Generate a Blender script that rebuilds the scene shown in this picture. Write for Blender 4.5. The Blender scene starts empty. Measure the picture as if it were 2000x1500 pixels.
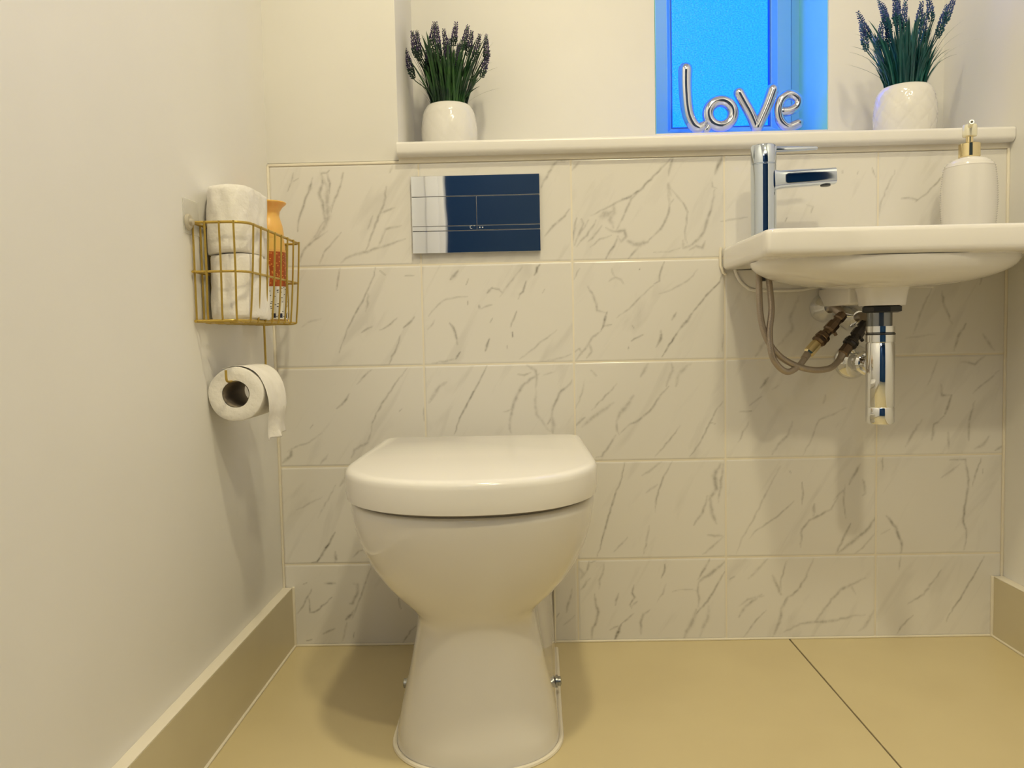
import bpy, bmesh, math, random
import numpy as np
from mathutils import Vector, Matrix, Euler
S = bpy.context.scene
COL = S.collection
random.seed(7)
pi = math.pi

# ------------------------------------------------------------------ camera
F_PX, CX, CY, CZ, YAW, PITCH, ROLL = 1568.9021, 0.502, -1.60268, 0.62738, -0.0166, -0.06131, -0.02138
cy_, sy_ = math.cos(YAW), math.sin(YAW)
cp_, sp_ = math.cos(PITCH), math.sin(PITCH)
fw = Vector((sy_*cp_, cy_*cp_, sp_)); rt = Vector((cy_, -sy_, 0)); up = rt.cross(fw)
cr_, sr_ = math.cos(ROLL), math.sin(ROLL)
rt2 = rt*cr_ + up*sr_; up2 = -rt*sr_ + up*cr_
cam_d = bpy.data.cameras.new('camera'); cam = bpy.data.objects.new('camera', cam_d); COL.objects.link(cam)
cam_d.sensor_fit = 'HORIZONTAL'; cam_d.sensor_width = 36; cam_d.lens = F_PX/2000*36
cam_d.clip_start = 0.02
M = Matrix((rt2, up2, -fw)).transposed().to_4x4(); M.translation = Vector((CX, CY, CZ)); cam.matrix_world = M
S.camera = cam
# ------------------------------------------------------------------ world, exposure, lights
w = bpy.data.worlds.new('world'); S.world = w; w.use_nodes = True
w.node_tree.nodes['Background'].inputs[0].default_value = (0.02, 0.35, 1.0, 1)
w.node_tree.nodes['Background'].inputs[1].default_value = 0.6
S.view_settings.view_transform = 'Standard'; S.view_settings.look = 'None'
S.view_settings.exposure = -0.14; S.view_settings.gamma = 1.0; S.view_settings.use_curve_mapping = False

WARM = (1.0, 0.88, 0.565)
LAMPS = ((0.62, -1.02, 2.34), (0.95, -1.72, 2.34))  # rear downlight is added as fill, out of view behind the camera
def area_lamp(name, loc, size, power, color, rot=(0, 0, 0), shape='DISK', sy=None):
    d = bpy.data.lights.new(name, 'AREA'); d.shape = shape; d.size = size
    if sy: d.size_y = sy
    d.energy = power; d.color = color
    o = bpy.data.objects.new(name, d); o.location = loc; o.rotation_euler = rot; COL.objects.link(o); return o
lamp_objs = [area_lamp('lamp', (x, y, z-0.012), 0.12, pw, WARM) for (x, y, z), pw in zip(LAMPS, (15.5, 15.5))]
area_lamp('hall_fill', (0.3, -2.75, 2.3), 0.3, 4.0, (0.85, 0.92, 1.0))  # added fill without a fixture, lifts the dark hall wall

# ------------------------------------------------------------------ helpers
def node_mat(name, col=(.8, .8, .8), rough=.5, metal=0., **kw):
    m = bpy.data.materials.new(name); m.use_nodes = True
    b = m.node_tree.nodes['Principled BSDF']
    b.inputs['Base Color'].default_value = (*col, 1); b.inputs['Roughness'].default_value = rough
    b.inputs['Metallic'].default_value = metal
    for k, v in kw.items():
        b.inputs[k.replace('_', ' ')].default_value = v
    return m
def add(m, t, **kw):
    n = m.node_tree.nodes.new(t)
    for k, v in kw.items(): setattr(n, k, v)
    return n
def lk(m, a, b): m.node_tree.links.new(a, b)
def bsdf(m): return m.node_tree.nodes['Principled BSDF']
def noise_var(m, col1, col2, scale, detail=3, bump=0., bscale=None, stretch=None, lo=.35, hi=.65):
    """colour mottling (and bump) in the object's own coordinates"""
    tc = add(m, 'ShaderNodeTexCoord'); src = tc.outputs['Object']
    if stretch:
        mp = add(m, 'ShaderNodeMapping'); mp.inputs['Scale'].default_value = stretch; lk(m, src, mp.inputs[0]); src = mp.outputs[0]
    n = add(m, 'ShaderNodeTexNoise'); n.inputs['Scale'].default_value = scale; n.inputs['Detail'].default_value = detail
    lk(m, src, n.inputs['Vector'])
    r = add(m, 'ShaderNodeValToRGB'); r.color_ramp.elements[0].position = lo; r.color_ramp.elements[1].position = hi
    r.color_ramp.elements[0].color = (*col1, 1); r.color_ramp.elements[1].color = (*col2, 1)
    lk(m, n.outputs['Fac'], r.inputs[0]); lk(m, r.outputs[0], bsdf(m).inputs['Base Color'])
    if bump:
        n2 = add(m, 'ShaderNodeTexNoise'); n2.inputs['Scale'].default_value = bscale or scale*6; n2.inputs['Detail'].default_value = 3
        lk(m, src, n2.inputs['Vector'])
        bp = add(m, 'ShaderNodeBump'); bp.inputs['Strength'].default_value = bump; bp.inputs['Distance'].default_value = .002
        lk(m, n2.outputs['Fac'], bp.inputs['Height']); lk(m, bp.outputs[0], bsdf(m).inputs['Normal'])
    return m

def link(name, bm, mats, parent=None, smooth=True, angle=40):
    bmesh.ops.recalc_face_normals(bm, faces=bm.faces)
    me = bpy.data.meshes.new(name); bm.to_mesh(me); bm.free()
    for m in (mats if isinstance(mats, (list, tuple)) else [mats]): me.materials.append(m)
    if smooth:
        me.polygons.foreach_set('use_smooth', [True]*len(me.polygons))
        try: me.set_sharp_from_angle(angle=math.radians(angle))
        except Exception: pass
    o = bpy.data.objects.new(name, me); COL.objects.link(o)
    if parent: o.parent = parent; o.matrix_parent_inverse = Matrix.Translation(-parent_loc(parent))
    return o
def parent_loc(p):
    v = Vector(p.location)
    return v if not p.parent else v
def thing(name, label, cat, loc, group=None):
    o = bpy.data.objects.new(name, None); o.location = loc; o.empty_display_size = .05; COL.objects.link(o)
    o['label'] = label; o['category'] = cat
    if group: o['group'] = group
    return o
def tag(o, label, cat, group=None):
    o['label'] = label; o['category'] = cat
    if group: o['group'] = group
    return o
def struct(o): o['kind'] = 'structure'; return o

def box(bm, x0, x1, y0, y1, z0, z1, bevel=0., seg=3):
    r = bmesh.ops.create_cube(bm, size=1.0); vs = r['verts']
    for v in vs:
        v.co = Vector((x0+(v.co.x+.5)*(x1-x0), y0+(v.co.y+.5)*(y1-y0), z0+(v.co.z+.5)*(z1-z0)))
    if bevel:
        es = list({e for v in vs for e in v.link_edges})
        bmesh.ops.bevel(bm, geom=es, offset=bevel, segments=seg, affect='EDGES', profile=.5)
    return bm
def boxes(*bs, bevel=0.):
    bm = bmesh.new()
    for b in bs: box(bm, *b, bevel=bevel)
    return bm
def loft(bm, loops, cap0=True, cap1=True, close=True):
    rings = [[bm.verts.new(p) for p in lp] for lp in loops]
    n = len(rings[0])
    for a, b in zip(rings, rings[1:]):
        for i in range(n if close else n-1):
            j = (i+1) % n
            try: bm.faces.new((a[i], a[j], b[j], b[i]))
            except ValueError: pass
    if cap0: bm.faces.new(rings[0])
    if cap1: bm.faces.new(rings[-1])
    return rings
def lathe(bm, prof, c=(0, 0, 0), n=48, cap0=True, cap1=True, axis='Z', sx=1., sy=1.):
    loops = []
    for r, z in prof:
        lp = []
        for i in range(n):
            a = 2*pi*i/n; u, v = r*math.cos(a)*sx, r*math.sin(a)*sy
            if axis == 'Z': p = (c[0]+u, c[1]+v, c[2]+z)
            elif axis == 'Y': p = (c[0]+u, c[1]+z, c[2]+v)
            else: p = (c[0]+z, c[1]+u, c[2]+v)
            lp.append(p)
        loops.append(lp)
    loft(bm, loops, cap0, cap1)
    return bm
def catmull(pts, k=8):
    pts = [Vector(p) for p in pts]; P = [2*pts[0]-pts[1]]+pts+[2*pts[-1]-pts[-2]]; out = []
    for i in range(1, len(P)-2):
        for j in range(k):
            t = j/k
            out.append(.5*((2*P[i])+(-P[i-1]+P[i+1])*t+(2*P[i-1]-5*P[i]+4*P[i+1]-P[i+2])*t*t+(-P[i-1]+3*P[i]-3*P[i+1]+P[i+2])*t**3))
    out.append(pts[-1]); return out
def tube(bm, pts, r, n=10, closed=False, cap=True, round_ends=False):
    pts = [Vector(p) for p in pts]; N = len(pts)
    rr = r if callable(r) else (lambda t: r)
    tang = []
    for i in range(N):
        a = pts[(i-1) % N] if closed else pts[max(i-1, 0)]; b = pts[(i+1) % N] if closed else pts[min(i+1, N-1)]
        tang.append((b-a).normalized())
    ref = Vector((0, 0, 1)) if abs(tang[0].z) < .9 else Vector((1, 0, 0))
    u = tang[0].cross(ref).normalized(); loops = []
    for i in range(N):
        t = tang[i]; u = (u - t*u.dot(t)).normalized(); v = t.cross(u)
        R = rr(i/(N-1) if N > 1 else 0)
        loops.append([pts[i]+(u*math.cos(2*pi*k/n)+v*math.sin(2*pi*k/n))*R for k in range(n)])
    if closed: loops.append(loops[0][:])
    if round_ends and not closed:
        def capl(p, t, lp, sgn):
            res = []
            for q in (.4, .75, .93):
                s = math.sqrt(1-q*q); R = (lp[0]-p).length
                res.append([p + (x-p)*s + t*sgn*R*q for x in lp])
            return res
        s0 = capl(pts[0], tang[0], loops[0], -1)[::-1]; s1 = capl(pts[-1], tang[-1], loops[-1], 1)
        loops = s0+loops+s1
    if closed:
        rings = [[bm.verts.new(p) for p in lp] for lp in loops[:-1]]
        for a, b in zip(rings, rings[1:]+rings[:1]):
            for i in range(n): bm.faces.new((a[i], a[(i+1) % n], b[(i+1) % n], b[i]))
    else: loft(bm, loops, cap, cap)
    return bm
def prism(bm, poly, f, d0, d1):
    """poly of 2-D points, f(u,v,d) -> 3-D, extruded from d0 to d1"""
    a = [bm.verts.new(f(u, v, d0)) for u, v in poly]; b = [bm.verts.new(f(u, v, d1)) for u, v in poly]
    n = len(poly)
    for i in range(n): bm.faces.new((a[i], a[(i+1) % n], b[(i+1) % n], b[i]))
    bm.faces.new(a); bm.faces.new(b); return bm

# ------------------------------------------------------------------ materials
PAINT = noise_var(node_mat('wall_paint', rough=.55), (.83, .815, .79), (.86, .845, .82), 3, bump=.08, bscale=60)
PAINT.node_tree.nodes['Principled BSDF'].inputs['Roughness'].default_value = .5
WOODWHITE = node_mat('white_gloss_paint', (.82, .80, .78), .28)
CERAMIC = node_mat('white_ceramic', (.80, .775, .75), .07, Coat_Weight=.3, Coat_Roughness=.03)
SEATPL = node_mat('white_seat_plastic', (.86, .835, .81), .13)
CHROME = node_mat('chrome', (.80, .81, .83), .05, 1.)
TAPC = node_mat('tap_chrome_blue_cast', (.62, .69, .80), .06, 1.)  # chrome tinted blue to carry the window light on the tap
CHROME2 = node_mat('brushed_steel_braid', (.42, .36, .31), .38, .85)
BRASS = node_mat('dull_brass', (.20, .145, .105), .28, 1.)
GOLD = node_mat('pale_gold', (.85, .72, .42), .14, 1.)
WIRE = node_mat('gold_lacquered_wire', (.52, .36, .075), .33, .45)
BLACKR = node_mat('black_rubber', (.012, .012, .014), .35)
GREYPL = node_mat('dark_grey_plastic', (.05, .055, .06), .3)
SEAL = node_mat('silicone_sealant', (.84, .78, .66), .4)
GROUT = node_mat('tile_grout', (.80, .74, .62), .75)
DGROUT = node_mat('floor_grout', (.16, .13, .09), .8)
PAPER = noise_var(node_mat('tissue_paper', rough=.9), (.84, .81, .76), (.90, .87, .83), 40, bump=.5, bscale=160)
CARD = node_mat('cardboard_core', (.30, .25, .19), .85)
NAVY = node_mat('hall_wall_paint', (.006, .055, .12), .5)

def marble():
    m = node_mat('marble_effect_tile', rough=.16); b = bsdf(m)
    at = add(m, 'ShaderNodeAttribute', attribute_name='vein')
    tc = add(m, 'ShaderNodeTexCoord')
    n1 = add(m, 'ShaderNodeTexNoise'); n1.inputs['Scale'].default_value = 90; n1.inputs['Detail'].default_value = 4
    lk(m, tc.outputs['Object'], n1.inputs['Vector'])
    mr = add(m, 'ShaderNodeMapRange'); mr.inputs['From Min'].default_value = .35; mr.inputs['From Max'].default_value = .6
    mr.inputs['To Min'].default_value = .55; mr.inputs['To Max'].default_value = 1.15
    lk(m, n1.outputs['Fac'], mr.inputs['Value'])
    mu = add(m, 'ShaderNodeMath', operation='MULTIPLY', use_clamp=True)
    lk(m, at.outputs['Fac'], mu.inputs[0]); lk(m, mr.outputs[0], mu.inputs[1])
    # faint cloud streaks running up to the right
    mp = add(m, 'ShaderNodeMapping'); mp.inputs['Rotation'].default_value = (0, math.radians(60), 0)
    mp2 = add(m, 'ShaderNodeMapping'); mp2.inputs['Scale'].default_value = (5, 3, 26)
    at2 = add(m, 'ShaderNodeAttribute', attribute_name='tile_seed')
    cmb = add(m, 'ShaderNodeCombineXYZ'); lk(m, at2.outputs['Fac'], cmb.inputs[1])
    va = add(m, 'ShaderNodeVectorMath', operation='ADD'); lk(m, tc.outputs['Object'], va.inputs[0]); lk(m, cmb.outputs[0], va.inputs[1])
    lk(m, va.outputs[0], mp.inputs[0]); lk(m, mp.outputs[0], mp2.inputs[0])
    n2 = add(m, 'ShaderNodeTexNoise'); n2.inputs['Scale'].default_value = 1.; n2.inputs['Detail'].default_value = 5; n2.inputs['Distortion'].default_value = .8
    lk(m, mp2.outputs[0], n2.inputs['Vector'])
    r2 = add(m, 'ShaderNodeMapRange'); r2.inputs['From Min'].default_value = .56; r2.inputs['From Max'].default_value = .74
    r2.inputs['To Max'].default_value = .14; lk(m, n2.outputs['Fac'], r2.inputs['Value'])
    ad = add(m, 'ShaderNodeMath', operation='ADD', use_clamp=True); lk(m, mu.outputs[0], ad.inputs[0]); lk(m, r2.outputs[0], ad.inputs[1])
    mix = add(m, 'ShaderNodeMixRGB'); mix.inputs[1].default_value = (.77, .745, .71, 1); mix.inputs[2].default_value = (.13, .115, .09, 1)
    lk(m, ad.outputs[0], mix.inputs[0]); lk(m, mix.outputs[0], b.inputs['Base Color'])
    return m
MARBLE = marble()
FLOORT = noise_var(node_mat('beige_porcelain_tile', rough=.30), (.62, .52, .30), (.65, .55, .32), 5, bump=.03, bscale=30)
SKIRTT = noise_var(node_mat('beige_skirting_tile', rough=.35), (.62, .55, .38), (.65, .58, .40), 5)
UPVC = node_mat('window_frame_daylight_tint', (.18, .52, .92), .3)  # the window's blue light on the frame is put into its colour
REVEAL_GLOW = node_mat('reveal_daylight_tint', (.30, .88, .80), .4)  # blue daylight on the reveal, painted as a base colour
GASKET = node_mat('blue_glazing_gasket', (.01, .13, .60), .5)

def pane_mat():
    m = bpy.data.materials.new('obscure_glass_daylight'); m.use_nodes = True; nt = m.node_tree
    for n in list(nt.nodes): nt.nodes.remove(n)
    out = add(m, 'ShaderNodeOutputMaterial'); em = add(m, 'ShaderNodeEmission'); gl = add(m, 'ShaderNodeBsdfGlossy'); gl.inputs['Roughness'].default_value = .15
    gl.inputs['Color'].default_value = (.02, .02, .02, 1)
    tc = add(m, 'ShaderNodeTexCoord'); mp = add(m, 'ShaderNodeMapping'); mp.inputs['Scale'].default_value = (1, 1, 1.7)
    lk(m, tc.outputs['Object'], mp.inputs[0])
    n = add(m, 'ShaderNodeTexNoise'); n.inputs['Scale'].default_value = 230; n.inputs['Detail'].default_value = 2; lk(m, mp.outputs[0], n.inputs['Vector'])
    r = add(m, 'ShaderNodeValToRGB'); r.color_ramp.elements[0].position = .36; r.color_ramp.elements[1].position = .62
    r.color_ramp.elements[0].color = (.010, .36, 4.0, 1); r.color_ramp.elements[1].color = (.022, .52, 4.6, 1)
    lk(m, n.outputs['Fac'], r.inputs[0])
    em.inputs['Strength'].default_value = 1.15
    lk(m, r.outputs[0], em.inputs[0])
    bp = add(m, 'ShaderNodeBump'); bp.inputs['Strength'].default_value = .4; bp.inputs['Distance'].default_value = .002; lk(m, n.outputs['Fac'], bp.inputs['Height']); lk(m, bp.outputs[0], gl.inputs['Normal'])
    ms = add(m, 'ShaderNodeAddShader'); lk(m, em.outputs[0], ms.inputs[0]); lk(m, gl.outputs[0], ms.inputs[1]); lk(m, ms.outputs[0], out.inputs[0])
    return m
PANE = pane_mat()

# ------------------------------------------------------------------ room shell
W = 1.453; Z0 = .1695; ZT = Z0+.8; H = 2.36; YF = -2.0; YN = .25; YW = .44
NX = .262                     # left side of the niche
WX0, WX1, WZ0, WZ1 = .809, 1.196, 1.073, 2.02
YH = -3.1
# back wall: base below the window board, pier on the left, niche back with window opening
bm = bmesh.new()
box(bm, 0, W, .006, YN, 0, .975)
box(bm, -.02, NX, .004, YW+.10, .975, H, bevel=.003, seg=2)
box(bm, NX-.01, WX0, YN, YW+.10, 0, H, bevel=.004, seg=2)
box(bm, WX1, W+.02, YN, YW+.10, 0, H, bevel=.003, seg=2)
box(bm, WX0-.006, WX1+.006, YN+.0005, YW+.10, 0, WZ0)
box(bm, WX0-.006, WX1+.006, YN+.0005, YW+.10, WZ1, H)
wall_back = struct(link('wall_back', bm, PAINT))
struct(link('wall_left', boxes((-.1, 0, YF, YW+.1, 0, H)), PAINT))
YR = -1.22
struct(link('wall_right', boxes((W, W+.1, YR, YW+.1, 0, H)), PAINT))
DX0, DX1, DZ = .13, W+.1, 2.03
struct(link('wall_front', boxes((-.1, DX0, YF-.1, YF, 0, H), (DX0, DX1, YF-.1, YF, DZ, H), (W, W+.1, YF, YR, DZ, H)), PAINT))
struct(link('wall_hall', boxes((-1.0, 2.4, YH-.1, YH, 0, H), (-1.1, -1.0, YH, YF-.1, 0, H), (2.4, 2.5, YH, YF-.1, 0, H)), NAVY))
struct(link('ceiling', boxes((-1.1, 2.5, YH-.1, YW+.1, H, H+.08)), node_mat('ceiling_paint', (.82, .81, .79), .7)))
door = struct(link('door_1', boxes((DX0, DX0+.03, YF-.1, YF, 0, DZ), (W-.01, W+.11, YR-.03, YR-.0005, 0, DZ), (DX0+.03, DX1-.1, YF-.1, YF, DZ-.03, DZ),
     (DX0-.05, DX0+.005, YF, YF+.016, 0, DZ+.05), bevel=.002), WOODWHITE))

# floor: large tiles on a dark grout bed
bm = bmesh.new(); box(bm, -1.1, 2.5, YH-.1, YW+.1, -.08, -.0025)
floor = struct(link('floor', bm, DGROUT))
bm = bmesh.new(); JX = 1.0265; g = .0014
xs = [JX-1.8, JX-1.2, JX-.6, JX, JX+.6, JX+1.2]; xs = [-1.0]+[x for x in xs if -1.0 < x < 2.4]+[2.4]
ys = [YH, -2.42, -1.82, -1.22, -.62, .002]
xs = [-1.0, JX-1.2, JX, JX+1.2, 2.4]
for a, b in zip(xs, xs[1:]):
    for c, d in zip(ys, ys[1:]):
        box(bm, a+g, b-g, c+g, d-g if d < 0 else d, -.02, 0, bevel=.0006, seg=1)
link('floor_tiles', bm, FLOORT, floor)
bm = bmesh.new()
box(bm, .02, W-.02, -.0035, .002, 0, .0035, bevel=.001)
box(bm, .019, .0235, YF, -.001, 0, .0035, bevel=.001)
box(bm, W-.0235, W-.019, YR, -.001, 0, .0035, bevel=.001)
link('floor_sealant', bm, SEAL, floor)

# skirtings: tile strips with a pale painted top
HB = .122
for side, x0, x1 in (('left', 0, .0195), ('right', W-.0195, W)):
    Y0 = YF if side == 'left' else YR
    sk = struct(link('baseboard_'+side, boxes((x0, x1, Y0, -.0015, 0, HB-.001)), SKIRTT))
    t0, t1 = (x0, x1-.0005) if side == 'left' else (x0+.0005, x1)
    link('top_fillet', boxes((t0, t1, Y0, -.0025, HB-.001, HB+.0012), bevel=.0008), SEAL, sk)
    xe = .0215 if side == 'left' else W-.0215
    link('corner_sealant', boxes((xe-.0025, xe+.0025, -.005, 0, 0, HB+.002), bevel=.001), SEAL, sk)

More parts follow.
